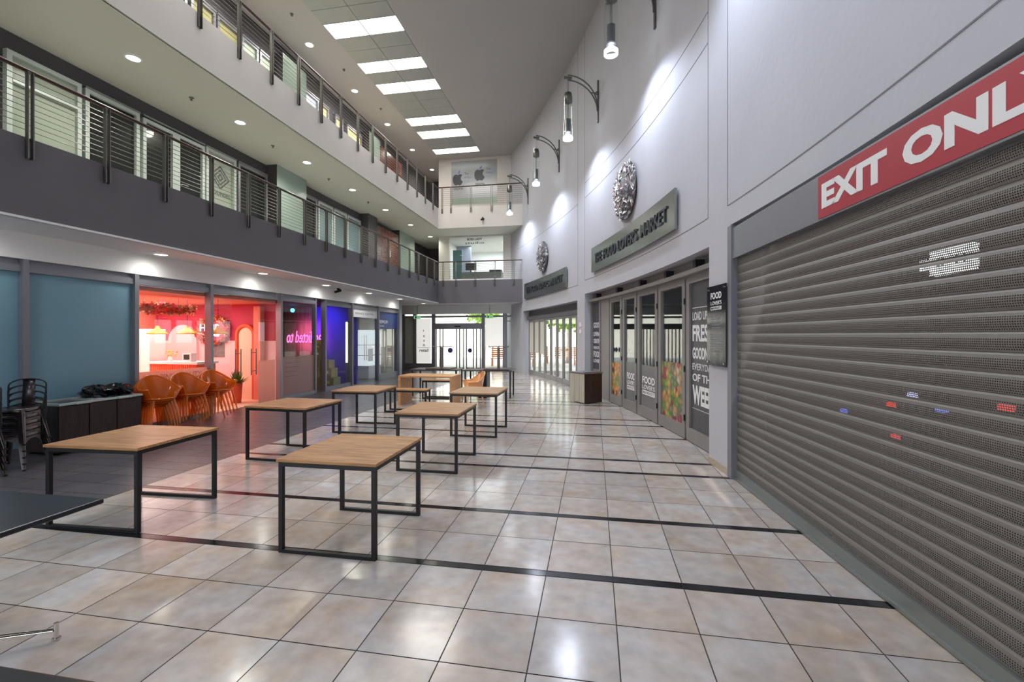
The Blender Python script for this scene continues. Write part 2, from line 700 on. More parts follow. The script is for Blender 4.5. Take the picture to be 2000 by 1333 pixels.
# grid strip
sky_rows = [(1.0, 1.65), (2.95, 3.6), (4.2, 4.85), (6.1, 6.75), (7.4, 8.05), (9.3, 9.9), (11.53, 12.17), (13.37, 13.96),
            (14.61, 15.27), (17.12, 17.8), (18.32, 19.06), (20.2, 20.78)]
ct = MB()
ct.box(SX0, SX1, YB, 20.95, HC + 0.03, HC + 0.12, 1)
cuts = [YB] + [v for r in sky_rows for v in r] + [20.95]
mid = (SX0 + SX1) / 2
for a, b in zip(cuts[0::2], cuts[1::2]):
    n = max(1, round((b - a) / 0.62))
    for i in range(n):
        ya, yb = a + (b - a) * i / n, a + (b - a) * (i + 1) / n
        for xa, xb in ((SX0, mid), (mid, SX1)):
            ct.box(xa + 0.006, xb - 0.006, ya + 0.006, yb - 0.006, HC - 0.01, HC + 0.02, 0)
struct(ct.build('ceiling', [M['ceil_tile'], M['groove']]))
for i, (a, b) in enumerate(sky_rows):
    n_out = i - 6
    if a > 11:
        lab = '%s skylight row counted from the camera, two glowing white panels' % ORD[n_out]
    else:
        lab = 'glowing ceiling skylight row overhead, %s of the rows behind the top of the view' % ORD[i]
    t = thing('skylight', lab, 'skylight', (mid, (a + b) / 2, HC), 0, 'skylights in the ceiling strip')
    for xa, xb in ((SX0 - mid, 0), (0, SX1 - mid)):
        bx(xa + 0.015, xb - 0.015, a - (a + b) / 2 + 0.012, b - (a + b) / 2 - 0.012, -0.008, 0.015).build('diffuser', M['sky_panel'], t)
    f = MB()
    h = (b - a) / 2
    for xa, xb, ya, yb in ((SX0 - mid, SX1 - mid, -h, -h + 0.012), (SX0 - mid, SX1 - mid, h - 0.012, h), (-0.01, 0.01, -h, h)):
        f.box(xa, xb, ya, yb, -0.014, 0.012)
    f.build('frame', M['alu'], t)
for yy in (3.0, 7.5, 12.5, 17.0):
    area((mid, yy, HC - 0.05), 2.0, 1.2, 170, (1, 0.98, 0.95), name='skylight_lamp')

# unseen wall added behind the camera to cut sky light, open at street level
struct(bx(-14.5, 4.2, YB - 0.2, YB, 3.1, HC).build('wall_back_added', M['plaster']))
# gallery slabs with fascia, along the left and across the far end
def slab(z0, z1, fas, soff, name):
    mb = MB()
    # face order: bottom, top, -y, +x, +y, -x
    mb.box(XU - 5.0, XS, YB, 19.85, z0, z1, tri=[1, 2, 0, 0, 0, 0])
    mb.box(XU - 5.0, W(20.6) + 0.6, 19.85, 26, z0, z1, tri=[1, 2, 0, 0, 0, 0])
    mb.box(XS - 0.02, XS + 0.025, YB, 19.83, z0 - 0.0, z0 + 0.03, 1)
    return struct(mb.build(name, [fas, soff, M['galfloor']]))


slab(Z1, Z1T, M['fascia'], M['white'], 'ceiling_gallery_lower')
slab(Z2, Z2T, M['offwhite'], M['soffit2'], 'ceiling_gallery_upper')

# curved right wall
wm = MB()
wallbox(wm, YB, 5.82, 3.02, HC, -0.35, 0)
wallbox(wm, YB, -0.6, 0, 3.02, -0.35, 0)
wallbox(wm, 5.82, 6.45, 0, HC, -0.35, 0)
wallbox(wm, 6.45, 13.2, 2.88, HC, -0.35, 0)
wallbox(wm, 13.2, 13.85, 0, HC, -0.35, 0)
wallbox(wm, 13.85, 19.75, 2.75, HC, -0.35, 0)
wallbox(wm, 19.75, 22.2, 0, HC, -0.35, 0)
struct(wm.build('wall_right', M['plaster']))

# end wall above the ground floor
ew = MB()
XR = W(YE) + 0.5
for (z0, z1, gx0, gx1, gz0, gz1) in ((Z1T, Z2, -7.02, -4.3, 4.4, 6.5), (Z2T, HC, -6.9, -4.6, 8.1, 10.22)):
    ew.box(-7.55, gx0, YE, YE + 0.2, z0, z1)
    ew.box(gx1, XR, YE, YE + 0.2, z0, z1)
    ew.box(gx0, gx1, YE, YE + 0.2, z0, gz0)
    ew.box(gx0, gx1, YE, YE + 0.2, gz1, z1)
ew.box(-7.55, -7.4, YE + 0.2, 26, Z1T, Z2)
ew.box(-7.55, -7.4, YE + 0.2, 26, Z2T, HC)
struct(ew.build('wall_end', M['offwhite']))
struct(bx(-9.5, XR, YE - 0.08, YE + 0.2, 2.74, Z1).build('wall_end_bulkhead', M['white']))
struct(bx(-14.4, -7.55, 24.5, 24.7, Z1T, HC).build('wall_far_corridor', M['darkwall']))
# ground shop-front bulkhead
struct(bx(XG - 0.15, XG + 0.1, YB, 17.75, 2.78, Z1).build('wall_left_bulkhead', M['white']))
# closing column at the end of the shop fronts and recess beyond
struct(bx(XG - 0.25, XG + 0.12, 17.75, 18.0, 0, Z1).build('wall_left_column', M['alu']))
struct(bx(-9.75, -9.45, 18.0, YE + 0.2, 0, Z1).build('wall_left_recess', M['brownwood']))
struct(bx(-9.45, -8.3, 18.0, 18.2, 0, Z1).build('wall_left_return', M['darkwall']))

# panel joints in the curved wall
def joint(name, pts):
    mb = MB()
    for (ya, za, yb, zb) in pts:
        if abs(ya - yb) < 1e-6:
            wallbox(mb, ya - 0.006, ya + 0.006, za, zb, -0.002, 0.003)
        else:
            n = max(1, int(abs(yb - ya) / 0.2))
            wallbox(mb, ya, yb, za - 0.006, za + 0.006, -0.002, 0.003)
    return struct(mb.build(name, M['groove']))


joint('trim_1', [(0, 3.27, 5.9, 3.27), (5.9, 3.27, 5.9, HC)])
joint('trim_2', [(6.48, 3.27, 13.2, 3.27), (6.48, 3.27, 6.48, HC), (13.2, 3.27, 13.2, HC)])
joint('trim_3', [(6.48, 5.63, 13.2, 5.63), (6.48, 6.05, 13.2, 6.05)])
joint('trim_4', [(13.8, 3.2, 19.8, 3.2), (13.8, 3.2, 13.8, HC), (13.8, 5.63, 20.5, 5.63)])
joint('trim_5', [(0, 6.05, 5.9, 6.05)])
sk = MB()
wallbox(sk, 5.82, 6.45, 0, 0.09, 0, 0.014)
struct(sk.build('baseboard_right', mat('stone_skirting', rgb(176, 160, 142), 0.4, vary=0.08, scale=6)))

# upper shop walls (dark), with windows set in them as objects of their own
for nm, z0, z1 in (('wall_left_lower_gallery', Z1T, Z2), ('wall_left_upper_gallery', Z2T, HC)):
    struct(bx(XU - 0.3, XU - 0.06, YB, 24.5, z0, z1).build(nm, M['darkwall']))

win_n = [0]


def gallery_window(y0, y1, z0, z1, gm, fm, split=0, transom=None, head=None, depth=0.06):
    win_n[0] += 1
    t = sthing('window_%d' % win_n[0], (XU, (y0 + y1) / 2, z0))
    yc = (y0 + y1) / 2
    fb = 0.07
    f = MB()
    f.box(-0.06, 0.03, y0 - yc, y0 - yc + fb, 0, z1 - z0)
    f.box(-0.06, 0.03, y1 - yc - fb, y1 - yc, 0, z1 - z0)
    f.box(-0.06, 0.03, y0 - yc + fb, y1 - yc - fb, z1 - z0 - fb, z1 - z0)
    f.box(-0.06, 0.03, y0 - yc + fb, y1 - yc - fb, 0, fb)
    if split:
        f.box(-0.06, 0.035, -0.09, 0.09, fb, z1 - z0 - fb)
    if transom:
        f.box(-0.06, 0.04, y0 - yc + fb, y1 - yc - fb, transom - z0, transom - z0 + 0.06)
    f.build('window_frame', fm, t)
    bx(-0.045, -0.03, y0 - yc + fb, y1 - yc - fb, fb, z1 - z0 - fb).build('pane', gm, t)
    if head:
        bx(-0.06, 0.045, y0 - yc, y1 - yc, head - z0, head - z0 + 0.035).build('head_rail', M['alu'], t)
    return t


M['palewin'] = glass_mat('pale_green_pane', (0.8, 0.9, 0.84, 1), 1.0, 0.9, rgb(166, 176, 160), 0.5)  # pale green frosted glass, its own colour
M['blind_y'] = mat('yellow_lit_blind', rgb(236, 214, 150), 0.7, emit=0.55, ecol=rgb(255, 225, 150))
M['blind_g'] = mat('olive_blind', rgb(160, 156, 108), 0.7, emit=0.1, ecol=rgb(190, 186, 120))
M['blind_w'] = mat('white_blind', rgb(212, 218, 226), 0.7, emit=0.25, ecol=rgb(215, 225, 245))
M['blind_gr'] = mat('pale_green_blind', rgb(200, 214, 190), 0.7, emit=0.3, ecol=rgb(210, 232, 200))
M['tealwin'] = glass_mat('teal_window', (0.5, 0.62, 0.62, 1), 1.0, 0.85, rgb(118, 142, 146), 0.3)

ZH = 6.22
gallery_window(3.0, 5.45, Z1T, ZH, M['darkglass'], M['alu_white'])
gallery_window(5.66, 6.73, Z1T, ZH + 0.02, M['palewin'], M['alu_white'], transom=5.75)
gallery_window(6.79, 7.8, Z1T, ZH, M['darkglass'], M['alu_white'], head=ZH)
cd_ = gallery_window(7.87, 9.38, Z1T, ZH - 0.03, M['darkglass'], M['alu_white'], split=1, head=ZH)
g_logo = gallery_window(9.42, 10.35, Z1T, ZH, M['palewin'], M['alu_white'], head=ZH)
gallery_window(10.42, 11.5, Z1T, ZH, M['darkglass'], M['alu'], head=ZH)
gallery_window(12.98, 13.85, Z1T, ZH, M['darkglass'], M['alu'], head=ZH)
gallery_window(13.92, 14.8, Z1T, ZH, M['tealwin'], M['alu_white'], head=ZH)
gallery_window(14.86, 15.7, Z1T, ZH, M['tealwin'], M['alu_white'], head=ZH)
gallery_window(15.76, 16.75, Z1T, ZH, M['tealwin'], M['alu_white'], head=ZH)
# door handle on the double door of the lower gallery
h = MB()
h.tube([(0.04, 0.11, 0.9), (0.09, 0.11, 0.9), (0.09, 0.24, 0.9)], 0.012)
h.build('door_handle', M['chrome'], cd_)
# diamond logo and name on the frosted shop window
dm = MB()
for r0, r1 in ((0.30, 0.25), (0.2, 0.155), (0.10, 0.05)):
    for k in range(4):
        a0, a1 = PI / 2 * k, PI / 2 * (k + 1)
        dm.quad([(0.0, r0 * math.cos(a0), r0 * math.sin(a0)), (0.0, r0 * math.cos(a1), r0 * math.sin(a1)),
                 (0.0, r1 * math.cos(a1), r1 * math.sin(a1)), (0.0, r1 * math.cos(a0), r1 * math.sin(a0))])
dm.build('logo', M['darkletter'], g_logo, (-0.022, 0.0, 1.45))
tt = text_mesh('lettering', 'COUNSEL', lambda u, v, q: (-0.028 + q, -0.33 + u, 1.0 + v), 0.66, 0.1, M['darkletter'], g_logo, 0.003)

ZB = 9.62
for (y0, y1, gm) in ((6.0, 8.9, 'blind_g'), (9.0, 9.7, 'blind_g'), (9.75, 10.5, 'blind_g'), (10.55, 11.15, 'blind_gr'), (11.2, 11.75, 'blind_gr'),
                     (13.0, 13.95, 'blind_w'), (14.1, 14.55, 'blind_y'), (14.95, 15.45, 'blind_y'), (15.75, 16.85, 'blind_y')):
    gallery_window(y0, y1, Z2T, ZB, M[gm], M['alu'], head=ZB)

# projecting bays between the shop windows
def bay(name, x1, y0, y1, z0, z1, gm, fm):
    mb = MB()
    mb.box(XU - 0.06, x1, y0, y1, z0, z1, tri=[0, 0, 0, 1, 0, 0])
    return struct(mb.build(name, [fm, gm]))


bay('wall_bay_frosted', XU + 0.28, 11.55, 12.9, Z1T, Z2, M['frost'], M['darkwall'])
bay('wall_bay_pier', XU + 0.3, 16.85, 17.6, Z1T, Z2, M['darkwall'], M['darkwall'])
bay('wall_bay_frosted_far', XU + 0.3, 19.8, 21.6, Z1T, Z2, M['frost'], M['darkwall'])
bay('wall_bay_upper', XU + 0.28, 11.8, 12.9, Z2T, 9.9, M['frost_dark'], M['darkwall'])
bay('wall_bay_upper_far', XU + 0.28, 16.95, 17.9, Z2T, 9.9, M['frost_dark'], M['darkwall'])


def wood_door(name, y0, y1, z0, z1):
    t = sthing(name, (XU, (y0 + y1) / 2, z0))
    yc = (y0 + y1) / 2
    for a, b in ((y0 - yc, -0.01), (0.01, y1 - yc)):
        d = bx(-0.05, 0.28, a, b, 0, z1 - z0).build('door_leaf', M['redwood'], t)
        hy = b - 0.12 if a < 0 and b < 0.1 else a + 0.12
        bx(0.28, 0.295, hy - 0.05, hy + 0.05, 0.95, 1.25).build('push_plate', M['chrome'], d)
    return t


wood_door('door_1', 17.65, 19.75, Z1T, 6.3)
wood_door('door_2', 17.95, 20.1, Z2T, 9.7)

# ================================================================== RAILINGS
def railing(name, label, p0, p1, z_top, z_slab, n_cab, spacing, start, outward, zrail, posts=None):
    """p0,p1 (x,y) along the slab edge"""
    t = thing(name, label, 'railing', (p0[0], p0[1], z_slab), 0, 'steel cable railings of the galleries')
    d = Vector((p1[0] - p0[0], p1[1] - p0[1], 0))
    L = d.length
    d.normalize()
    o = Vector(outward)
    H = zrail - z_slab
    mb = MB()
    q = o * -0.02
    mb.tube([q + Vector((0, 0, H)), q + d * L + Vector((0, 0, H))], 0.027, 10)
    mb.build('handrail', M['handrail'], t)
    for k in range(n_cab):
        z = 0.1 + (H - 0.2) * k / (n_cab - 1)
        c = MB()
        c.tube([q + Vector((0, 0, z)), q + d * L + Vector((0, 0, z))], 0.0055, 5)
        c.build('cable', M['rail_steel'], t)
    ss = posts if posts else [start + i * spacing for i in range(int((L - start) / spacing) + 1)]
    pm = None
    for s_ in ss:
        if pm is None:
            m1 = MB()
            R = Matrix(((d.x, o.x, 0, 0), (d.y, o.y, 0, 0), (0, 0, 1, 0), (0, 0, 0, 1)))
            for sgn in (-1, 1):
                m1.box(sgn * 0.028 - 0.006, sgn * 0.028 + 0.006, 0.0, 0.05, -0.27, H - 0.03, M4=R)
            m1.box(-0.034, 0.034, 0.0, 0.018, -0.25, -0.05, M4=R)
            m1.box(-0.01, 0.01, -0.04, 0.03, H - 0.05, H - 0.015, M4=R)
            pm = m1.build('post', M['steel'], t)
            po = pm
        else:
            po = pm.copy()
            COL.objects.link(po)
        po.location = d * s_
    return t


railing('balcony_railing', 'long lower gallery railing with wooden handrail on the dark fascia', (XS, YB), (XS, 19.83), 0, Z1T, 10, 0.921,
        0.345, (1, 0, 0), 5.03)
railing('balcony_railing', 'long upper gallery railing with wooden handrail on the off-white fascia', (XS, YB), (XS, 19.83), 0, Z2T, 9, 0.928,
        0.0, (1, 0, 0), 8.43)
EX = W(19.85) - 0.02
railing('balcony_railing', 'short lower railing across the far end above the glass entrance', (XS, 19.85), (EX, 19.85), 0, Z1T, 9, 0.9, 0.3,
        (0, -1, 0), 5.03, posts=[0.25, 0.85, 1.75, 2.65, 3.5])
railing('balcony_railing', 'short upper railing across the far end below the fruit logo window', (XS, 19.85), (EX, 19.85), 0, Z2T, 9, 0.9, 0.3,
        (0, -1, 0), 8.43, posts=[0.2, 0.62, 1.55, 2.5])

# ================================================================== DOWNLIGHTS
def dl_proto(name, m, r=0.13):
    t = bpy.data.objects.new(name, None)
    COL.objects.link(t)
    mb = MB()
    mb.lathe([(r * 0.78, -0.004), (r * 0.8, -0.016), (r, -0.016), (r * 1.02, -0.002)], n=20)
    mb.build('trim_ring', M['white'], t)
    d = MB()
    d.quad([(r * 0.79 * math.cos(2 * PI * k / 20), -r * 0.79 * math.sin(2 * PI * k / 20), -0.007) for k in range(20)])
    d.build('lens', m, t)
    return t


protos = {'w': dl_proto('downlight', M['lamp_on']), 'y': dl_proto('downlight', M['lamp_warm'])}
used = set()


def downlight(kind, loc, lab, grp, power, color, size=160):
    if kind in used:
        t = copy_tree(protos[kind])
    else:
        used.add(kind)
        t = protos[kind]
    t.location = loc
    tag(t, lab, 'ceiling light', grp)
    spot((loc[0], loc[1], loc[2] - 0.05), power, color, size)


def dl_label(i, n0, where):
    if i >= n0:
        return '%s round light from the left in %s' % (ORD[i - n0], where)
    return 'ceiling light out of view, %s before the leftmost in %s' % (ORD[n0 - i - 1], where)


for i in range(9):
    y = 12.26 + (i - 4) * 2.6
    warm = i >= 7
    downlight('y' if warm else 'w', (-8.33, y, HC), dl_label(i, 4, 'the top ceiling over the gallery'), 'lights over the upper gallery',
              150, (1, 0.93, 0.82))
for i in range(10):
    y = 6.67 + (i - 3) * 2.45
    warm = i >= 5
    downlight('y' if warm else 'w', (-7.94, y, Z2), dl_label(i, 3, 'the upper gallery underside'), 'lights under the upper gallery',
              190, (0.98, 0.98, 0.84))
for i in range(9):
    y = 6.9 + (i - 3) * 2.55
    warm = True
    downlight('y', (-7.62, y, Z1), dl_label(i, 3, 'the lower gallery underside'), 'lights under the lower gallery',
              26, (1, 0.98, 0.95), 179)

# sprinklers / detectors on the ceilings
spr = None
spl = [((-8.1, 8.0, Z2), 'the upper gallery underside, nearest the camera'), ((-8.1, 10.4, Z2), 'the upper gallery underside, second from the camera'),
       ((-8.1, 12.9, Z2), 'the upper gallery underside, third from the camera'), ((-8.1, 15.4, Z2), 'the upper gallery underside, fourth from the camera'),
       ((-8.0, 13.6, HC), 'the top ceiling, second from the camera'), ((-8.0, 11.0, HC), 'the top ceiling, nearest the camera'),
       ((-8.0, 16.2, HC), 'the top ceiling, third from the camera')]
for loc, lab in spl:
    if spr is None:
        mb = MB()
        mb.lathe([(0.0, 0.0), (0.045, -0.002), (0.045, -0.012), (0.015, -0.02), (0.012, -0.05), (0.03, -0.055), (0.0, -0.06)], n=12)
        o = spr = mb.build('sprinkler_head', M['steel'])
    else:
        o = spr.copy()
        COL.objects.link(o)
    o.location = loc
    tag(o, 'small round sprinkler head on ' + lab, 'sprinkler', 'sprinkler heads')

# security cameras
def seccam(loc, lab, s=1.0):
    t = thing('security_camera', lab, 'camera', loc)
    bx(-0.03, 0.03, -0.03, 0.03, -0.05, 0).build('mount', M['black'], t)
    MB().tube([(0, 0, -0.05), (0, 0, -0.09)], 0.012).tube([(0.05, 0.06, -0.06), (-0.05, -0.1, -0.13)], 0.04 * s, 10).build('camera_body', M['black'], t)


seccam((-7.78, 12.9, Z1), 'small black security camera under the lower gallery between round lights')
seccam((-4.9, 19.82, 6.98), 'small black security camera on the off-white end fascia')

# ================================================================== WALL LAMPS (bracket + glass tube)
def wall_lamp(y, lab):
    base = wp(y, 0, 0)
    g = dW(y)
    ang = math.atan2(g, -1.0)       # direction into the hall
    t = thing('wall_lamp', lab, 'wall lamp', (base.x, base.y, 7.3), 0, 'bracket wall lamps with glass tubes')
    R = Matrix.Rotation(ang, 4, 'Z')
    def P(a, b, z):
        return R @ Vector((a, b, z))
    br = MB()
    br.box(0, 0.035, -0.03, 0.03, -0.05, 1.05, M4=R)
    br.ball(P(0.04, 0, 0.72), 0.05, 10)
    for zo, ro in ((0.0, 0), (0.13, 0)):
        pts = []
        for k in range(13):
            a = PI / 2 * k / 12
            pts.append(P(0.04 + 0.78 * (1 - math.cos(a)) , 0, 0.25 + zo + 0.75 * math.sin(a)))
        br.tube(pts, 0.018, 8)
    br.tube([P(0.06, 0, 0.72), P(0.2, 0, 0.72)], 0.014)
    br.tube([P(0.72, 0, 1.06), P(0.92, 0, 1.06)], 0.035, 10)
    br.build('bracket', M['steel'], t)
    cx = 0.82
    r = MB()
    for b in (-0.05, 0.05):
        r.tube([P(cx, b, 1.05), P(cx, b, -0.15)], 0.007, 6)
    r.build('hanger_rod', M['steel'], t)
    c0 = P(cx, 0, 0)
    cp = MB()
    cp.lathe([(0.0, 0.66), (0.09, 0.66), (0.112, 0.56), (0.112, 0.42), (0.0, 0.36)], c=c0, n=16)
    cp.build('upper_canister', M['steel'], t)
    lc = MB()
    lc.lathe([(0.0, -0.02), (0.075, -0.02), (0.075, -0.32), (0.09, -0.36), (0.0, -0.36)], c=c0, n=16)
    lc.build('lamp_canister', M['alu'], t)
    gt = MB()
    gt.lathe([(0.118, 0.68), (0.122, 0.3), (0.122, -0.5)], c=c0, n=24)
    gt.lathe([(0.114, 0.68), (0.118, 0.3), (0.118, -0.5)], c=c0, n=24)
    gt.build('glass_tube', M['glass'], t)
    gl = MB()
    gl.lathe([(0.118, -0.5), (0.124, -0.47), (0.124, -0.545), (0.108, -0.55), (0.108, -0.5)], c=c0, n=24)
    gl.build('glowing_rim', M['lamp_cool'], t)
    le = MB()
    le.lathe([(0.0, -0.42), (0.07, -0.42), (0.07, -0.44), (0.0, -0.44)], c=c0, n=20)
    le.build('lens', M['lamp_cool'], t)
    L = Vector((base.x, base.y, 7.3)) + c0
    inward = P(1, 0, 0)
    d = Vector((-inward.x * 0.12, -inward.y * 0.12, -1))
    spot((L.x, L.y, L.z - 0.57), 210, (0.72, 0.82, 1.0), 142, 0.7, aim=d, rad=0.05, name='wall_lamp_beam')
    spot((L.x, L.y, L.z - 0.57), 95, (0.78, 0.86, 1.0), 165, 1.0, rad=0.1, name='wall_lamp_fill')


wall_lamp(19.1, 'furthest bracket lamp with glass tube on the white wall')
wall_lamp(15.55, 'second furthest bracket lamp with glass tube, over the smaller round emblem')
wall_lamp(12.1, 'whole bracket lamp with glass tube nearest the camera, above the steel sign')
wall_lamp(8.57, 'bracket lamp cut off by the top edge with only its glowing end showing')
wall_lamp(5.05, 'bracket lamp out of view above the round emblem side of the shutter')
wall_lamp(1.5, 'bracket lamp out of view above the red banner')

# ================================================================== SIGNS ON THE RIGHT WALL
def emblem(y, z, r, lab):
    t = thing('round_emblem', lab, 'emblem', tuple(wp(y, 0.06, z)), 0, 'metal leaf emblems')
    g = dW(y)
    tang = Vector((g, 1, 0)).normalized()
    nrm = Vector((-1, g, 0)).normalized()
    rnd = random.Random(int(y * 10))
    mb = MB()
    N = 420
    for i in range(N):
        a = rnd.random() * 2 * PI
        rr = r * math.sqrt(rnd.random())
        z0 = 0.16 * (1 - (rr / r) ** 2) + 0.01
        c = tang * rr * math.cos(a) + Vector((0, 0, 1)) * rr * math.sin(a) + nrm * z0
        u = (tang * rnd.uniform(-1, 1) + Vector((0, 0, 1)) * rnd.uniform(-1, 1) + nrm * rnd.uniform(-.4, .4)).normalized()
        v = u.cross(nrm * 1 + tang * rnd.uniform(-.5, .5)).normalized()
        l, wd = rnd.uniform(0.05, 0.10), rnd.uniform(0.018, 0.035)
        mb.quad([c - u * l, c + v * wd + nrm * 0.012, c + u * l, c - v * wd - nrm * 0.004])
    mb.build('leaf_cluster', M['chromeleaf'], t)
    rg = MB()
    rg.tube([tang * r * 0.97 * math.cos(2 * PI * k / 32) + Vector((0, 0, 1)) * r * 0.97 * math.sin(2 * PI * k / 32) for k in range(32)], 0.014, 6, close=True)
    rg.build('rim', M['steel'], t)
    bk = MB()
    rw = []
    for rr in (0.0, r * 0.5, r * 0.93):
        rw.append([tang * rr * math.cos(2 * PI * k / 28) + Vector((0, 0, 1)) * rr * math.sin(2 * PI * k / 28) + nrm * (0.12 * (1 - (rr / r) ** 2) - 0.04) for k in range(28)])
    bk.grid(rw, closed=True)
    bk.build('backing_mesh', mat('grey_mesh_backing', rgb(150, 148, 152), 0.5, metal=0.4), t)


M['chromeleaf'] = mat('hammered_steel_leaf', rgb(216, 214, 218), 0.38, metal=0.75)
emblem(10.08, 4.8, 0.62, 'larger round emblem of crumpled metal leaves above the nearer steel sign')
emblem(17.19, 4.67, 0.58, 'smaller-looking round leaf emblem above the further steel sign')

M['signsteel'] = mat('satin_sign_steel', rgb(158, 166, 162), 0.18, metal=0.9, bump=0.12, bscale=3.0)
for (ya, yb, za, zb, lab) in ((12.46, 7.54, 3.38, 4.03, 'long satin steel sign with raised lettering nearer the camera, over the decorated doors'),
                              (19.43, 14.73, 3.25, 3.9, 'long satin steel sign with raised lettering furthest away, over the folding glass doors')):
    t = thing('steel_sign', lab, 'sign', (0, 0, 0), 0, 'steel shop signs')
    mb = MB()
    wallbox(mb, yb, ya, za, zb, 0.03, 0.07)
    mb.build('plate', M['signsteel'], t)
    tw = ya - yb - 0.6
    for word, u0, u1 in (('THE', 0.0, 0.115), ('FOOD', 0.15, 0.345), ("LOVER'S", 0.38, 0.66), ('MARKET', 0.70, 1.0)):
        text_mesh('lettering', word, wmap(ya - 0.3 - tw * u0, za + 0.2, 0.07), tw * (u1 - u0), zb - za - 0.4, M['darkletter'], t, 0.022, 0.008)
    s2 = MB()
    for yy in (yb + 0.4, (ya + yb) / 2, ya - 0.4):
        wallbox(s2, yy - 0.02, yy + 0.02, (za + zb) / 2 - 0.02, (za + zb) / 2 + 0.02, 0, 0.03)
    s2.build('spacer', M['steel'], t)

# black information board
t = thing('information_board', 'black acrylic board with white printed shop logo and text on the pier by the shutter', 'sign')
mb = MB()
wallbox(mb, 5.86, 6.42, 1.31, 2.33, 0.025, 0.04)
mb.build('board', M['signblack'], t)
y0 = 6.32
text_mesh('lettering', 'FOOD', wmap(6.30, 2.16, 0.04), 0.32, 0.085, M['lettering'], t, 0.002, 0.03)
text_mesh('lettering', "LOVER'S", wmap(6.30, 2.085, 0.04), 0.32, 0.05, M['lettering'], t, 0.002, 0.01)
mb = MB()
wallbox(mb, 5.98, 6.30, 2.02, 2.065, 0.04, 0.042)
mb.build('logo_bar', M['lettering'], t)
text_mesh('lettering', 'MARKET', wmap(6.28, 2.027, 0.042), 0.28, 0.03, M['signblack'], t, 0.001, 0.02)
mb = MB()
rnd = random.Random(3)
for z, wdt in [(1.93 - 0.035 * i, 0.30 - 0.06 * (i % 2)) for i in range(5)] + [(1.70 - 0.03 * i, 0.36 - 0.03 * rnd.random()) for i in range(8)] + [(1.43, 0.24)]:
    c = 6.14
    wallbox(mb, c - wdt / 2, c + wdt / 2, z, z + 0.012, 0.04, 0.0415)
mb.build('small_print', mat('small_print_grey', rgb(120, 122, 130), 0.5), t)
mb = MB()
for yy in (5.9, 6.38):
    for z in (1.35, 2.29):
        p = wp(yy, 0.04, z)
        q = wp(yy, 0.052, z)
        mb.tube([wp(yy, 0, z), p, q], 0.014, 10)
mb.build('standoff', M['chrome'], t)

# small switch plates on the pier between the door groups
t = thing('switch_plate', 'small pair of white plates on the pier left of the laminate box', 'switch')
mb = MB()
wallbox(mb, 13.5, 13.62, 1.95, 2.07, 0, 0.015)
wallbox(mb, 13.5, 13.62, 1.75, 1.87, 0, 0.015)
mb.build('plate', M['white'], t)

# ================================================================== ROLLER SHUTTER
def SP(y, off, z):      # straight shutter plane
    y0, x0, y1, x1 = -0.6, 1.985, 5.75, 1.665
    x0 = 1.665 + (5.75 + 0.6) * 0.082
    tt_ = (y - y0) / (y1 - y0)
    x = x0 + (x1 - x0) * tt_
    return Vector((x - off * 0.9966, y - off * 0.082, z))


def sbox(mb, y0, y1, z0, z1, o0, o1, mi=0):
    p = [SP(y0, o0, z0), SP(y1, o0, z0), SP(y1, o1, z0), SP(y0, o1, z0), SP(y0, o0, z1), SP(y1, o0, z1), SP(y1, o1, z1), SP(y0, o1, z1)]
    n = len(mb.v)
    mb.v += [tuple(q) for q in p]
    for f in [(0, 1, 2, 3), (4, 7, 6, 5), (0, 4, 5, 1), (1, 5, 6, 2), (2, 6, 7, 3), (3, 7, 4, 0)]:
        mb.f.append(tuple(n + a for a in f))
        mb.m.append(mi)
        mb.sm.append(False)


def shutter_mat():
    m = bpy.data.materials.new('perforated_shutter_steel')
    m.use_nodes = True
    nt = m.node_tree
    b = nt.nodes['Principled BSDF']
    b.inputs['Base Color'].default_value = rgb(126, 121, 117)
    b.inputs['Metallic'].default_value = 0.4
    b.inputs['Roughness'].default_value = 0.5
    tc = nt.nodes.new('ShaderNodeTexCoord')
    sp = nt.nodes.new('ShaderNodeSeparateXYZ')
    nt.links.new(tc.outputs['Object'], sp.inputs[0])
    def math_(op, a, bb=None):
        n = nt.nodes.new('ShaderNodeMath')
        n.operation = op
        if isinstance(a, (int, float)):
            n.inputs[0].default_value = a
        else:
            nt.links.new(a, n.inputs[0])
        if bb is not None:
            if isinstance(bb, (int, float)):
                n.inputs[1].default_value = bb
            else:
                nt.links.new(bb, n.inputs[1])
        return n.outputs[0]
    u = math_('MULTIPLY', math_('ADD', sp.outputs['Y'], sp.outputs['Z']), 2 * PI / 0.024)
    v = math_('MULTIPLY', math_('SUBTRACT', sp.outputs['Y'], sp.outputs['Z']), 2 * PI / 0.024)
    s_ = math_('MULTIPLY', math_('SINE', u), math_('SINE', v))
    hole = math_('GREATER_THAN', s_, 0.42)
    # holes only on the flat of every slat (0.1 m pitch)
    fr = math_('FRACT', math_('DIVIDE', sp.outputs['Z'], 0.1))
    band = math_('MULTIPLY', math_('GREATER_THAN', fr, 0.25), math_('LESS_THAN', fr, 0.9))
    above = math_('GREATER_THAN', sp.outputs['Z'], 0.14)
    fac = math_('MULTIPLY', math_('MULTIPLY', hole, band), above)
    tr = nt.nodes.new('ShaderNodeBsdfTransparent')
    mx = nt.nodes.new('ShaderNodeMixShader')
    nt.links.new(fac, mx.inputs[0])
    nt.links.new(b.outputs[0], mx.inputs[1])
    nt.links.new(tr.outputs[0], mx.inputs[2])
    nt.links.new(mx.outputs[0], nt.nodes['Material Output'].inputs[0])
    return m


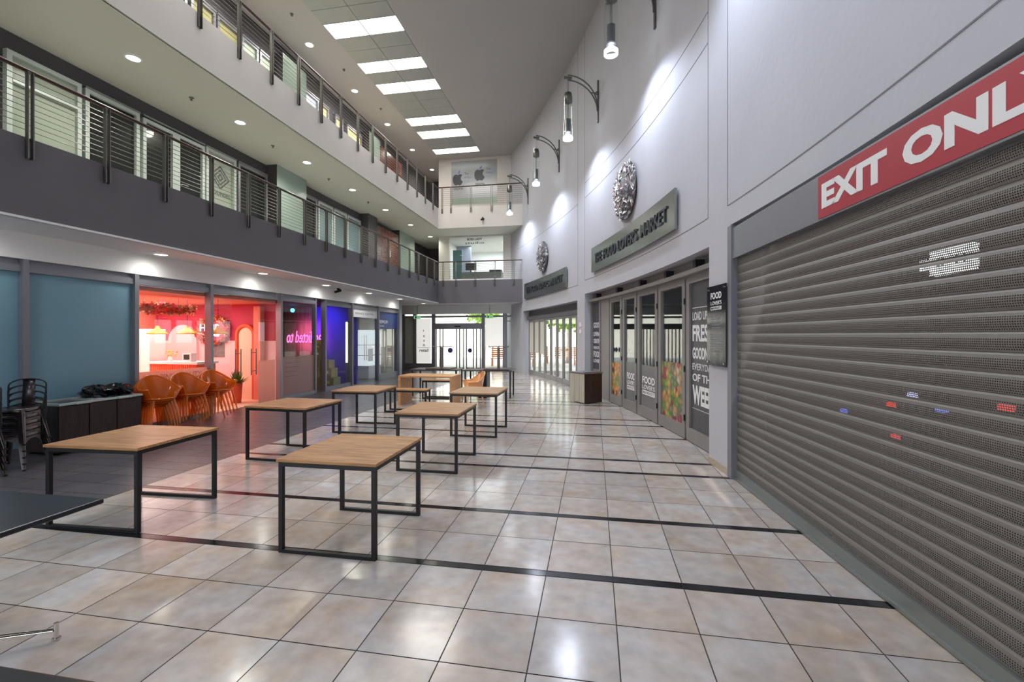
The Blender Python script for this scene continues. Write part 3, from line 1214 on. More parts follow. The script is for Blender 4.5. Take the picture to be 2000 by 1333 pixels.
t = thing('roller_shutter', 'wide perforated grey steel roller shutter closed to the floor under the red banner', 'shutter')
mb = MB()
ya, yb = -0.6, 5.74
rowp = []
z = 0.12
prof = [(0.0, 0.0), (0.012, 0.004), (0.022, 0.012), (0.045, 0.017), (0.065, 0.015), (0.085, 0.008), (0.094, 0.0), (0.098, -0.006)]
while z < 2.62:
    for dz, o in prof:
        rowp.append([SP(yb, o * 0.65, z + dz), SP(ya, o * 0.65, z + dz)])
    z += 0.1
mb.grid(rowp, smooth=False)
mb.build('shutter_curtain', shutter_mat(), t)
mb = MB()
sbox(mb, ya, yb, 0.012, 0.12, -0.015, 0.022)
sbox(mb, ya, yb, 0.008, 0.03, 0.0, 0.04)
mb.build('bottom_bar', M['steel_bar'] if 'steel_bar' in M else mat('grey_green_bar', rgb(140, 146, 144), 0.35, metal=0.6), t)
mb = MB()
sbox(mb, 5.74, 5.86, 0, 3.0, -0.3, 0.075)
sbox(mb, 5.70, 5.745, 0, 2.62, -0.06, -0.02)
mb.build('guide_rail', M['alu'], t)
mb = MB()
sbox(mb, ya, 5.74, 2.60, 2.96, -0.02, 0.06)
mb.build('header_box', M['alu'], t)
# banner on the header
t = thing('exit_banner', 'red EXIT ONLY banner in large white capitals above the shutter', 'sign')
mb = MB()
sbox(mb, 1.0, 3.98, 2.615, 2.945, 0.06, 0.064)
mb.build('banner', M['red'], t)
text_mesh('lettering', 'EXIT', lambda u, v, q: SP(3.93 - u, 0.064 + q, 2.685 + v), 0.70, 0.19, M['lettering'], t, 0.002, 0.045)
text_mesh('lettering', 'ONLY', lambda u, v, q: SP(3.10 - u, 0.064 + q, 2.685 + v), 0.96, 0.19, M['lettering'], t, 0.002, 0.045)

# dark back-of-house seen through the perforations
bh = MB()
bh.box(4.0, 4.1, -0.8, 13.8, 0, 3.1)
bh.box(1.9, 4.1, -0.9, -0.8, 0, 3.1)
bh.box(2.1, 4.1, 6.0, 6.1, 0, 3.1)
bh.box(2.25, 4.1, -0.8, 6.1, 3.0, 3.1)
struct(bh.build('wall_store_back', M['darkwall']))
es = thing('emergency_sign', 'lit white box with green figures glimpsed through the shutter, upper right', 'sign', (2.6, 3.91, 2.16))
bx(0, 0.05, -0.2, 0.2, 0, 0.19).build('light_box', emis('sign_light_white', (0.9, 0.97, 1, 1), 4), es)
mb = MB()
for yy in (0.1, 0.06, -0.08, -0.15):
    mb.box(-0.006, 0, yy - 0.009, yy + 0.009, 0.06, 0.13)
mb.build('green_figures', mat('green_pictogram', rgb(0, 120, 80), 0.5), es)
o = bx(2.6, 2.64, 4.15, 4.22, 2.22, 2.3).build('indicator_light', emis('indicator_white', (0.85, 0.9, 1, 1), 4))
tag(o, 'faint white glow left of the green exit box behind the shutter', 'light')
for (px, py, c, lab) in ((1737, 791, (1, 0.03, 0.01, 1), 'bright red light dot behind the middle of the shutter'),
                         (1960, 797, (1, 0.05, 0.04, 1), 'red light dot behind the shutter near the right edge'),
                         (1745, 853, (0.9, 0.04, 0.04, 1), 'dim red light dot behind the shutter, lowest one'),
                         (1778, 772, (0.5, 0.55, 1, 1), 'small violet light dot behind the shutter, topmost'),
                         (1835, 801, (0.1, 0.2, 0.9, 1), 'blue light dot behind the shutter right of the red ones'),
                         (1645, 803, (0.1, 0.2, 0.9, 1), 'blue light dot behind the shutter left of the red ones')):
    p = atx(px, py, 2.6)
    o = bx(p.x, p.x + 0.03, p.y - 0.045, p.y + 0.045, p.z - 0.018, p.z + 0.018).build('indicator_light', emis('indicator_glow', c, 2.5))
    tag(o, lab, 'light', 'lights behind the shutter')

# ================================================================== NEAR STORE DOORS (decorated)
RO = -0.22


def fruit_mat(name, cols, sc):
    m = bpy.data.materials.new(name)
    m.use_nodes = True
    nt = m.node_tree
    b = nt.nodes['Principled BSDF']
    b.inputs['Roughness'].default_value = 0.35
    tc = nt.nodes.new('ShaderNodeTexCoord')
    v = nt.nodes.new('ShaderNodeTexVoronoi')
    v.inputs['Scale'].default_value = sc
    nt.links.new(tc.outputs['Object'], v.inputs['Vector'])
    s_ = nt.nodes.new('ShaderNodeSeparateColor')
    nt.links.new(v.outputs['Color'], s_.inputs[0])
    r = nt.nodes.new('ShaderNodeValToRGB')
    r.color_ramp.interpolation = 'CONSTANT'
    el = r.color_ramp.elements
    while len(el) < len(cols):
        el.new(0.5)
    for i, c in enumerate(cols):
        el[i].position = i / len(cols)
        el[i].color = c
    nt.links.new(s_.outputs[0], r.inputs[0])
    mr = nt.nodes.new('ShaderNodeMapRange')
    mr.inputs[1].default_value = 0.0
    mr.inputs[2].default_value = 0.6
    mr.inputs[3].default_value = 1.15
    mr.inputs[4].default_value = 0.5
    nt.links.new(v.outputs['Distance'], mr.inputs[0])
    vm = nt.nodes.new('ShaderNodeVectorMath')
    vm.operation = 'SCALE'
    nt.links.new(r.outputs[0], vm.inputs[0])
    nt.links.new(mr.outputs[0], vm.inputs['Scale'])
    nt.links.new(vm.outputs[0], b.inputs['Base Color'])
    return m


M['fruit'] = fruit_mat('fruit_print', [rgb(235, 150, 20), rgb(120, 50, 20), rgb(240, 190, 60), rgb(235, 150, 20), rgb(120, 160, 40), rgb(214, 190, 150), rgb(90, 20, 40), rgb(240, 140, 30)], 9)
M['veg'] = fruit_mat('vegetable_print', [rgb(190, 190, 120), rgb(214, 160, 90), rgb(120, 150, 70), rgb(170, 60, 80), rgb(214, 200, 180), rgb(140, 180, 70), rgb(225, 170, 110), rgb(130, 140, 110)], 8)
ds = [(6.45, 7.72), (7.78, 8.94), (9.0, 10.05), (10.11, 10.95), (11.0, 11.8)]
names_d = ['tall grey text', 'vegetable print', 'white logo', 'white logo', 'fruit print']
ZD = 2.62
GL0 = 0.22
for i, (a, b) in enumerate(ds):
    t = sthing('door_%d' % (i + 3))
    f = MB()
    st = 0.11
    wallbox(f, a, a + st, 0.01, ZD, RO - 0.03, RO + 0.03)
    wallbox(f, b - st, b, 0.01, ZD, RO - 0.03, RO + 0.03)
    wallbox(f, a + st, b - st, 0.01, GL0, RO - 0.03, RO + 0.03)
    wallbox(f, a + st, b - st, ZD - 0.1, ZD, RO - 0.03, RO + 0.03)
    f.build('door_frame', M['alu_door'], t)
    g = MB()
    wallbox(g, a + st, b - st, GL0, ZD - 0.1, RO - 0.012, RO - 0.004)
    g.build('pane', M['glass'] if i else M['greydark'], t)
    hg = MB()
    for z in (0.3, 1.1, 2.2):
        wallbox(hg, a - 0.02, a + 0.015, z, z + 0.1, RO + 0.03, RO + 0.045)
    hg.build('hinge', M['black'], t)
    lo, hi = a + st, b - st
    if i == 0:
        hi_s = hi - 0.06
        for s_, z, hgt, wd, bo in (('LOAD UP ON', 1.93, 0.13, 0.0, 0.02), ('FRESH', 1.6, 0.26, 0, 0.03), ('GOODNESS', 1.33, 0.18, 0, 0.03),
                                   ('EVERYDAY', 1.16, 0.10, 0, 0.0), ('OF THE', 0.98, 0.12, 0, 0.02), ('WEEK', 0.62, 0.3, 0, 0.04)):
            text_mesh('lettering', s_, wmap(hi_s, z, RO - 0.003), (hi - lo - 0.12) * 0.8, hgt, M['lettering'], t, 0.002, bo)
        ln = MB()
        wallbox(ln, lo + 0.05, hi - 0.05, 2.12, 2.13, RO - 0.003, RO - 0.001)
        wallbox(ln, lo + 0.05, hi - 0.05, 0.55, 0.556, RO - 0.003, RO - 0.001)
        ln.build('rule_line', M['lettering'], t)
    elif i in (1, 4):
        g = MB()
        wallbox(g, lo + (0.08 if i == 1 else 0.0), hi, GL0, 1.22 if i == 1 else 1.02, RO - 0.003, RO - 0.001)
        g.build('printed_film', M['veg'] if i == 1 else M['fruit'], t)
    else:
        g = MB()
        wallbox(g, lo, hi - 0.05, GL0, 1.08, RO - 0.003, RO - 0.001)
        g.build('grey_film', M['greyfilm'], t)
        wd = (hi - lo) * 0.78
        ys = hi - 0.1
        text_mesh('lettering', 'FOOD', wmap(ys, 0.70, RO - 0.001), wd, 0.15, M['lettering'], t, 0.002, 0.03)
        text_mesh('lettering', "LOVER'S", wmap(ys, 0.585, RO - 0.001), wd, 0.09, M['lettering'], t, 0.002, 0.01)
        bb = MB()
        wallbox(bb, ys - wd, ys, 0.47, 0.56, RO - 0.001, RO + 0.001)
        bb.build('logo_bar', M['lettering'], t)
        text_mesh('lettering', 'MARKET', wmap(ys - 0.03, 0.49, RO + 0.001), wd - 0.06, 0.055, M['greyfilm'], t, 0.001, 0.01)

# header track above the doors
t = sthing('window_head_track')
hm = MB()
wallbox(hm, 6.45, 13.2, ZD + 0.02, ZD + 0.09, RO - 0.05, RO + 0.12)
wallbox(hm, 6.45, 13.2, ZD + 0.09, 2.9, RO - 0.08, RO - 0.04)
wallbox(hm, 6.45, 13.2, ZD, ZD + 0.03, RO - 0.06, RO + 0.02)
hm.build('track', M['alu_door'], t)
for yy in (7.2, 8.4, 9.7, 11.1, 12.6):
    hb = MB()
    wallbox(hb, yy, yy + 0.1, ZD + 0.09, ZD + 0.22, RO - 0.04, RO + 0.1)
    hb.build('track_bracket', M['black'], t)
# fixed column and side display window
t = sthing('window_%d' % 40)
f = MB()
wallbox(f, 11.85, 12.45, 0, ZD, RO - 0.06, RO + 0.03)
f.build('column_cladding', M['alu_door'], t)
f = MB()
wallbox(f, 12.45, 12.52, 0, ZD, RO - 0.03, RO + 0.05)
wallbox(f, 13.13, 13.2, 0, ZD, RO - 0.03, RO + 0.05)
wallbox(f, 12.52, 13.13, 0, 0.75, RO - 0.03, RO + 0.0)
f.build('window_frame', M['alu_door'], t)
f = MB()
wallbox(f, 12.52, 13.13, 0.75, ZD, RO - 0.03, RO - 0.01)
f.build('pane', M['greydark'], t)
for s_, z, hg_ in (('GOOD', 1.9, 0.16), ('LIVING', 1.67, 0.12), ('CREATING', 1.47, 0.13), ('HEALTHY', 1.31, 0.08), ('FOOD', 1.08, 0.17), ('LOVERS', 0.93, 0.1)):
    text_mesh('lettering', s_, wmap(13.1, z, RO - 0.009), 0.54, hg_, M['lettering'], t, 0.002, 0.025)

# store interior behind the near doors
st = MB()
st.box(-0.2, 4.1, 13.7, 13.8, 0, 3.1)
struct(st.build('wall_store_side', M['darkwall']))
sc_ = MB()
wallbox(sc_, 6.2, 13.8, 2.95, 3.05, -4.0, -0.35)
struct(sc_.build('ceiling_store', mat('store_ceiling', rgb(120, 118, 110), 0.8)))
for k in range(3):
    sh = thing('store_shelf', ['grey supermarket shelf unit inside the store behind the vegetable print door',
                               'grey supermarket shelf unit inside the store behind the logo doors',
                               'grey supermarket shelf unit inside the store behind the fruit print door'][k], 'shelf',
               (2.9 - 0.2 * k, 8.2 + 1.9 * k, 0), 0, 'shelf units inside the store')
    bx(0.3, 0.34, -0.7, 0.7, 0, 1.9).build('back_panel', M['greyfilm'], sh)
    for q in range(4):
        bx(-0.15, 0.3, -0.7, 0.7, 0.15 + 0.5 * q, 0.18 + 0.5 * q).build('shelf', M['alu'], sh)
spot((2.6, 8.6, 2.85), 40, (1, 0.9, 0.7), 160, name='store_lamp')

# ================================================================== FAR FOLDING GLASS DOORS (street side)
n = 9
a0, a1 = 13.9, 19.7
for i in range(n):
    a = a0 + (a1 - a0) * i / n
    b = a0 + (a1 - a0) * (i + 1) / n - 0.02
    t = sthing('door_%d' % (i + 10))
    f = MB()
    s_ = 0.06
    ZF = 2.35
    RF = -0.25
    wallbox(f, a, a + s_, 0.01, ZF, RF - 0.03, RF + 0.03)
    wallbox(f, b - s_, b, 0.01, ZF, RF - 0.03, RF + 0.03)
    wallbox(f, a + s_, b - s_, 0.01, 0.2, RF - 0.03, RF + 0.03)
    wallbox(f, a + s_, b - s_, ZF - 0.08, ZF, RF - 0.03, RF + 0.03)
    f.build('door_frame', M['alu_door'], t)
    g = MB()
    wallbox(g, a + s_, b - s_, 0.2, ZF - 0.08, RF - 0.008, RF)
    g.build('pane', M['glass'], t)
    if i >= 6:
        g = MB()
        wallbox(g, a + s_, b - s_, 0.95, ZF - 0.08, RF + 0.001, RF + 0.003)
        g.build('cream_blind', mat('cream_blind', rgb(232, 228, 214), 0.6), t)
hd = MB()
wallbox(hd, 13.85, 19.75, 2.36, 2.5, -0.35, -0.16)
wallbox(hd, 13.85, 19.75, 2.5, 2.76, -0.32, -0.28)
struct(hd.build('window_head_far', M['fascia']))

# ================================================================== END ENTRANCE
t = sthing('window_50')
f = MB()
yg = YE
ux = [-9.45, -9.28, -8.85, -8.66, -7.92, -7.72, -5.2, -5.02, -4.26, -4.1, -3.72]
for xa, xb in ((-9.45, -9.32), (-8.88, -8.7), (-7.9, -7.72), (-5.36, -5.2), (-4.32, -4.12), (-3.74, -3.6)):
    f.box(xa, xb, yg - 0.05, yg + 0.06, 0, 2.74)
f.box(-9.45, -3.2, yg - 0.04, yg + 0.05, 2.56, 2.66)
f.box(-9.32, -7.9, yg - 0.04, yg + 0.05, 0, 0.3)
f.box(-5.2, -3.7, yg - 0.04, yg + 0.05, 0, 0.12)
f.box(-4.12, -3.74, yg - 0.03, yg + 0.03, 2.35, 2.4)
f.build('window_frame', M['alu'], t)
for xa, xb, z0 in ((-9.32, -8.88, 0.3), (-8.7, -7.9, 0.3), (-5.2, -4.32, 0.12), (-4.12, -3.74, 0.12), (-7.72, -5.36, 2.28)):
    bx(xa, xb, yg, yg + 0.01, z0, 2.56).build('pane', M['glass'], t)
bx(-9.32, -8.88, yg + 0.02, yg + 0.03, 0.3, 2.56).build('stone_panel', mat('pale_stone_panel', rgb(196, 198, 188), 0.6, vary=0.1, scale=4), t)
# white poster panels, daylight from behind put into their colour as glow
M['poster_w'] = mat('white_film_daylight_glow', rgb(235, 235, 225), 0.6, emit=0.7, ecol=(1, 0.98, 0.93, 1))
pn = thing('window_poster', 'tall white panel with vertical icon lettering and retail below, left of the sliding doors', 'poster', (-8.3, yg - 0.02, 0.32))
bx(-0.38, 0.36, -0.005, 0.0, 0.0, 2.2).build('panel', M['poster_w'], pn)
for ch, z in (('i', 1.55), ('c', 1.28), ('o', 1.05), ('n', 0.83)):
    text_mesh('lettering', ch, lambda u, v, q, z=z: (-0.05 + u, -0.005 - q, z + v), 0.035 if ch == 'i' else 0.09, 0.1, M['blackgloss'], pn, 0.002, 0.02)
text_mesh('lettering', 'retail', lambda u, v, q: (-0.24 + u, -0.005 - q, 0.55 + v), 0.46, 0.16, M['blackgloss'], pn, 0.002, 0.02)
bx(-0.36, 0.34, -0.007, -0.005, 0.755, 0.765).build('rule_line', M['darkletter'], pn)
pn = thing('window_poster', 'plain tall white panel right of the sliding doors', 'poster', (-4.75, yg - 0.02, 1.15))
bx(-0.42, 0.42, -0.005, 0.0, 0.0, 1.4).build('panel', M['poster_w'], pn)
# sliding doors
t = sthing('door_20')
bx(-7.72, -5.36, yg - 0.12, yg + 0.1, 2.0, 2.28).build('operator_box', M['alu'], t)
bx(-6.7, -6.4, yg - 0.135, yg - 0.12, 2.1, 2.16).build('sensor', M['black'], t)
for xa, xb in ((-7.7, -7.45), (-7.35, -6.6), (-6.5, -6.25), (-6.15, -5.75), (-5.65, -5.4)):
    f = MB()
    f.box(xa, xa + 0.05, yg - 0.03, yg + 0.02, 0.02, 2.0)
    f.box(xb - 0.05, xb, yg - 0.03, yg + 0.02, 0.02, 2.0)
    f.box(xa, xb, yg - 0.03, yg + 0.02, 0.02, 0.12)
    lf = f.build('door_leaf', M['alu'], t)
    bx(xa + 0.05, xb - 0.05, yg - 0.01, yg, 0.12, 2.0).build('pane', M['glass'], lf)
for xx, r in ((-6.95, 0.13), (-5.95, 0.11)):
    mb = MB()
    mb.quad([(xx + r * math.cos(2 * PI * k / 24), yg - 0.02, 0.95 + r * math.sin(2 * PI * k / 24)) for k in range(24)])
    mb.build('round_sticker', mat('navy_sticker', rgb(60, 70, 130), 0.5), t, solid=0.002)
for x, lab in ((-8.55, 'small green exit sign hanging at left above the white lettered panel'), (-4.9, 'small green exit sign hanging at right above the plain white panel')):
    t = thing('exit_sign', lab, 'sign', (x, yg - 0.3, 2.5), 0, 'green exit signs at the entrance')
    bx(-0.17, 0.17, -0.02, 0.02, 0.0, 0.16).build('sign_box', mat('pale_green_sign', rgb(170, 214, 170), 0.5, emit=0.5, ecol=rgb(150, 220, 160)), t)
    bx(-0.1, -0.03, -0.023, -0.02, 0.03, 0.13).build('running_figure', mat('green_ink', rgb(40, 140, 80), 0.5), t)
    bx(-0.01, 0.01, -0.01, 0.01, 0.16, 0.64).build('hanger_rod', M['steel'], t)

# ================================================================== OUTSIDE
struct(bx(-22, 14, YE + 0.2, 60, -0.14, -0.02).build('ground_pavement', mat('pale_paving', rgb(205, 200, 190), 0.8, vary=0.06, scale=2)))
struct(bx(2.4, 14, 13.85, YE + 0.2, -0.14, -0.02).build('ground_pavement_side', mat('pale_paving_side', rgb(205, 200, 190), 0.8, vary=0.06, scale=2)))
struct(bx(-22, 5, 38, 38.5, 0, 5).build('wall_street', mat('street_wall', rgb(236, 232, 222), 0.8, vary=0.05, scale=1)))
o = bx(5.0, 5.5, 14.2, 40, -0.02, 1.3).build('boundary_wall', mat('white_street_wall', rgb(225, 220, 212), 0.8, vary=0.06, scale=1))
struct(o)
# tree outside the folding doors
def tree(loc, lab, h, s):
    t = thing('street_tree', lab, 'tree', loc)
    MB().tube([(0, 0, 0), (0.1, 0, h * 0.5), (0, 0.1, h * 0.8)], [0.14, 0.1, 0.06], 8).build('trunk', M['brownwood'], t)
    rnd = random.Random(5)
    mb = MB()
    for i in range(900):
        a, b_ = rnd.random() * 2 * PI, math.acos(rnd.uniform(-1, 1))
        r = s * (0.6 + 0.4 * rnd.random())
        c = Vector((r * math.sin(b_) * math.cos(a), r * math.sin(b_) * math.sin(a), h + 0.7 * r * math.cos(b_)))
        u = Vector((rnd.uniform(-1, 1), rnd.uniform(-1, 1), rnd.uniform(-1, 1))).normalized() * 0.16
        v = u.cross(Vector((rnd.random(), rnd.random(), rnd.random()))).normalized() * 0.08
        mb.quad([c - u, c + v, c + u, c - v])
    mb.build('foliage', mat('tree_leaves', rgb(150, 190, 60), 0.6, vary=0.3, scale=4), t)


tree((-1.6, 28, -0.02), 'bright green tree outside the folding glass doors', 2.9, 1.5)
tree((-7.6, 31, -0.02), 'green tree on the street behind the sliding doors', 3.4, 1.4)


def slat_bench(loc, rz, lab):
    t = thing('slatted_bench', lab, 'bench', loc, rz, 'orange slatted benches outside')
    for k in range(5):
        bx(-0.6, 0.6, -0.25 + k * 0.1, -0.17 + k * 0.1, 0.42, 0.45).build('seat_slat', M['oakout'], t)
    for k in range(5):
        bx(-0.6, 0.6, 0.27, 0.3, 0.5 + k * 0.11, 0.58 + k * 0.11).build('back_slat', M['oakout'], t)
    for x in (-0.55, 0.5):
        for y in (-0.25, 0.25):
            bx(x, x + 0.05, y, y + 0.05, 0, 0.42 if y < 0 else 1.05).build('leg', M['oakout'], t)


M['oakout'] = wood_mat('orange_hardwood', rgb(196, 110, 60), rgb(220, 140, 84), 0.5)
slat_bench((-5.0, 24.6, -0.02), 0.1, 'orange slatted bench outside seen under the plain white panel')
slat_bench((-3.7, 24.3, -0.02), -0.1, 'orange slatted bench outside seen through the rightmost clear pane')
slat_bench((-3.3, 27.5, -0.02), 0.2, 'orange slatted bench outside behind the furthest folding doors')
slat_bench((-1.6, 26.0, -0.02), 0.1, 'orange slatted bench outside behind the middle folding doors')

# ================================================================== END WALL WINDOWS (upper floors)
t = sthing('window_60', (-5.75, YE, 8.1))
bx(-1.15, 1.15, 0.0, 0.03, 0, 2.12).build('pane', mat('grey_printed_glass', rgb(166, 170, 172), 0.2, vary=0.06, scale=1.2), t)
bx(-1.15, 1.15, -0.004, 0.0, 0, 0.3).build('green_glass_band', mat('green_glass_band', rgb(140, 158, 142), 0.2), t)


def apple_logo(parent, cx, cz, s):
    pts = []
    # body outline (half widths around), with the bite on the right
    import math as _m
    prof = [(0.0, 0.36), (0.12, 0.42), (0.28, 0.43), (0.42, 0.34), (0.34, 0.26), (0.28, 0.12), (0.29, -0.03), (0.36, -0.16), (0.47, -0.22),
            (0.40, -0.38), (0.28, -0.52), (0.17, -0.56), (0.0, -0.50), (-0.16, -0.56), (-0.28, -0.52), (-0.42, -0.32), (-0.48, -0.08),
            (-0.46, 0.16), (-0.36, 0.34), (-0.22, 0.43), (-0.1, 0.41)]
    mb = MB()
    P = [(cx + a * s, -0.006, cz + b * s) for a, b in prof]
    c = (cx, -0.006, cz)
    for i in range(len(P)):
        mb.quad([c, P[i], P[(i + 1) % len(P)]], 0)
    leaf = [(0.0, 0.46), (0.02, 0.60), (0.12, 0.72), (0.22, 0.76), (0.21, 0.62), (0.12, 0.50)]
    mb.quad([(cx + a * s, -0.006, cz + b * s) for a, b in leaf], 1)
    return mb.build('fruit_logo', [mat('logo_charcoal', rgb(62, 62, 66), 0.4), mat('logo_blue_leaf', rgb(90, 120, 180), 0.4)], parent)


for cx, cz in ((-0.82, 1.25), (0.28, 1.42)):
    apple_logo(t, cx, cz, 0.55)
    for j, s_ in enumerate(('The', 'iMac', 'Pro')):
        text_mesh('lettering', s_, lambda u, v, q, cx=cx, cz=cz, j=j: (cx + 0.33 + u, -0.004 - q, cz + 0.2 - j * 0.19 + v), (0.22, 0.36, 0.24)[j], 0.1,
                  mat('logo_text_%d' % j, (rgb(90, 95, 105), rgb(110, 130, 190), rgb(140, 145, 160))[j], 0.5), t, 0.002)
    text_mesh('lettering', 'DIGITAL', lambda u, v, q, cx=cx, cz=cz: (cx - 0.2 + u, -0.004 - q, cz - 0.52 + v), 0.48, 0.1, M['darkletter'], t, 0.002, 0.02)

t = sthing('window_61', (-5.66, YE, 4.4))
bx(-1.36, 1.36, 0.05, 0.06, 0, 2.1).build('pane', M['glass'], t)
bx(-1.36, 1.36, 0.02, 0.05, 0.0, 0.05).build('sill', M['white'], t)
text_mesh('lettering', 'BOSS LADY', lambda u, v, q: (-0.45 + u, 0.045 - q, 1.93 + v), 0.75, 0.11, mat('navy_text', rgb(40, 45, 80), 0.5), t, 0.002, 0.03)
text_mesh('lettering', 'studio', lambda u, v, q: (-0.55 + u, 0.045 - q, 1.75 + v), 0.95, 0.12, M['darkletter'], t, 0.002)
# office behind it
of = MB()
of.box(-7.4, -3.0, 26, 26.1, Z1T, Z2)
of.box(-3.1, -3.0, YE + 0.2, 26, Z1T, Z2)
struct(of.build('wall_office', M['white']))
struct(bx(-7.4, -6.6, 24.0, 24.1, Z1T, Z2).build('wall_office_partition', mat('grey_blue_partition', rgb(150, 156, 172), 0.7)))
struct(bx(-7.2, -6.72, YE + 1.2, YE + 1.25, Z1T, 6.1).build('door_21', mat('teal_glass_door', rgb(90, 140, 140), 0.3)))
area((-5.2, 24, Z2 - 0.06), 3.0, 2.5, 170, (0.9, 0.95, 1.0), name='office_lamp')
t = thing('office_monitor', 'black computer monitor on the counter in the end office window', 'monitor', (-6.15, 22.4, 5.0))
bx(-0.28, 0.28, -0.02, 0.02, 0.0, 0.36).build('screen', M['black'], t)
bx(-0.03, 0.03, -0.02, 0.02, -0.12, 0.0).build('stand', M['black'], t)
o = bx(-6.6, -4.55, 22.2, 22.9, Z1T + 0.002, 4.88).build('office_counter', mat('sage_counter', rgb(120, 130, 124), 0.6))
tag(o, 'grey-green reception counter inside the end office window', 'counter')
o = bx(-5.2, -4.6, 22.4, 22.8, 4.882, 5.0).build('printer', M['black'])
tag(o, 'flat black printer on the office counter at right', 'printer')

# ================================================================== GROUND FLOOR SHOP FRONTS (left)
def shop_frame(name, ys, y_end):
    """one window bay frame with mullions at given y"""
    pass


sw_n = [70]


def shopwindow(y0, y1, z0, panemat, base=True, name=None, film=None, filmz=1.02, mull=(True, True)):
    sw_n[0] += 1
    t = sthing('window_%d' % sw_n[0], (XG, y0, 0))
    L = y1 - y0
    f = MB()
    f.box(-0.06, 0.09, 0, 0.075, 0, 2.78)
    f.box(-0.05, 0.02, 0.075, L, 2.7, 2.78)
    f.box(-0.05, 0.06, 0.075, L, 2.6, 2.7)
    if z0 > 0.02:
        f.box(-0.05, 0.05, 0.075, L, 0, z0)
    f.build('window_frame', M['alu'], t)
    bx(-0.01, 0.0, 0.075, L, z0, 2.6).build('pane', panemat, t)
    if film:
        bx(0.002, 0.004, 0.075, L, z0, filmz).build('film_band', film, t)
    return t


shopwindow(-1.5, 0.1, 0.1, M['teal'])
shopwindow(0.1, 1.8, 0.1, M['teal'])
shopwindow(1.8, 3.5, 0.1, M['teal'])
shopwindow(3.5, 5.12, 0.1, M['teal'])
shopwindow(5.12, 6.72, 0.1, M['teal'])
w1 = shopwindow(6.72, 8.33, 0.08, M['glass'], film=M['film'], filmz=1.03)
text_mesh('lettering', 'THE PINK BEAUTY', lambda u, v, q: (0.004 + q, 0.22 + u, 0.84 + v), 1.25, 0.12, mat('faint_tan_lettering', rgb(170, 130, 112), 0.5), w1, 0.002)
text_mesh('lettering', 'BAR', lambda u, v, q: (0.004 + q, 0.65 + u, 0.65 + v), 0.35, 0.12, mat('faint_tan_lettering_b', rgb(170, 130, 112), 0.5), w1, 0.002)
w2 = shopwindow(8.33, 10.42, 0.0, M['glass'])
# replace: the door bay keeps its pane only beside the open doorway
w2_pane = [c for c in w2.children if c.name.startswith('pane')][0]
bpy.data.objects.remove(w2_pane)
bx(-0.01, 0.0, 0.075, 0.65, 0.02, 2.6).build('pane', M['glass'], w2)
bx(-0.01, 0.0, 1.5, 2.09, 0.02, 2.6).build('pane', M['glass'], w2)
bx(0.002, 0.004, 1.5, 2.07, 0.02, 1.07).build('film_band', M['film'], w2)
for yy in (0.72, 0.88, 1.2, 1.36):
    hh = MB()
    hh.tube([(0.05, yy, 0.75), (0.05, yy, 1.38)], 0.012, 8)
    hh.build('pull_bar', M['steel'], w2)
for ya_, yb_ in ((0.72, 0.88), (1.2, 1.36)):
    hh = MB()
    hh.tube([(0.05, ya_, 1.28), (0.05, yb_, 1.28)], 0.008, 6)
    hh.tube([(0.05, ya_, 0.85), (0.05, yb_, 0.85)], 0.008, 6)
    hh.build('pull_rung', M['steel'], w2)
w3 = shopwindow(10.52, 12.05, 0.1, M['glass'], film=glass_mat('pinkish_film', (0.8, 0.7, 0.7, 1), 1.0, 0.8, rgb(214, 180, 172), 0.4, trans=0.45), filmz=1.12)
bx(-0.06, 0.06, 1.53, 1.59, 0, 2.78).build('end_post', M['alu'], w3)
mb = MB()
for k in range(4):
    mb.box(0.005, 0.007, 0.25, 0.25 + 0.7 - 0.1 * k, 0.95 - 0.12 * k, 0.962 - 0.12 * k)
mb.build('small_print', mat('film_print', rgb(140, 116, 112), 0.5), w3)
w4 = shopwindow(12.5, 14.05, 0.12, M['glass'])
w5 = shopwindow(14.05, 15.95, 0.0, M['glass'])
bx(-0.05, 0.03, 0.08, 1.88, 2.32, 2.6).build('sign_board', M['white'], w5)
text_mesh('lettering', 'SERVICE CENTRE', lambda u, v, q: (0.03 + q, 0.3 + u, 2.42 + v), 1.3, 0.07, mat('grey_sign_lettering', rgb(120, 125, 135), 0.5), w5, 0.002)
for yy in (0.9, 1.05):
    hh = MB()
    hh.tube([(0.05, yy, 0.8), (0.05, yy, 1.7)], 0.014, 8)
    hh.build('pull_bar', M['chrome'], w5)
hh = bx(0.005, 0.01, 1.25, 1.6, 0.75, 1.2).build('paper_notice', M['white'], w5)
w6 = shopwindow(15.95, 17.75, 0.22, M['glass'])
bx(0.002, 0.006, 0.08, 1.8, 1.95, 2.6).build('blue_header', mat('blue_header_film', rgb(40, 70, 140), 0.4), w6)
text_mesh('lettering', 'PREMIUM', lambda u, v, q: (0.006 + q, 0.12 + u, 2.15 + v), 0.8, 0.13, M['lettering'], w6, 0.002, 0.02)
text_mesh('lettering', 'Brands', lambda u, v, q: (0.006 + q, 0.12 + u, 2.02 + v), 0.5, 0.09, M['lettering'], w6, 0.002)

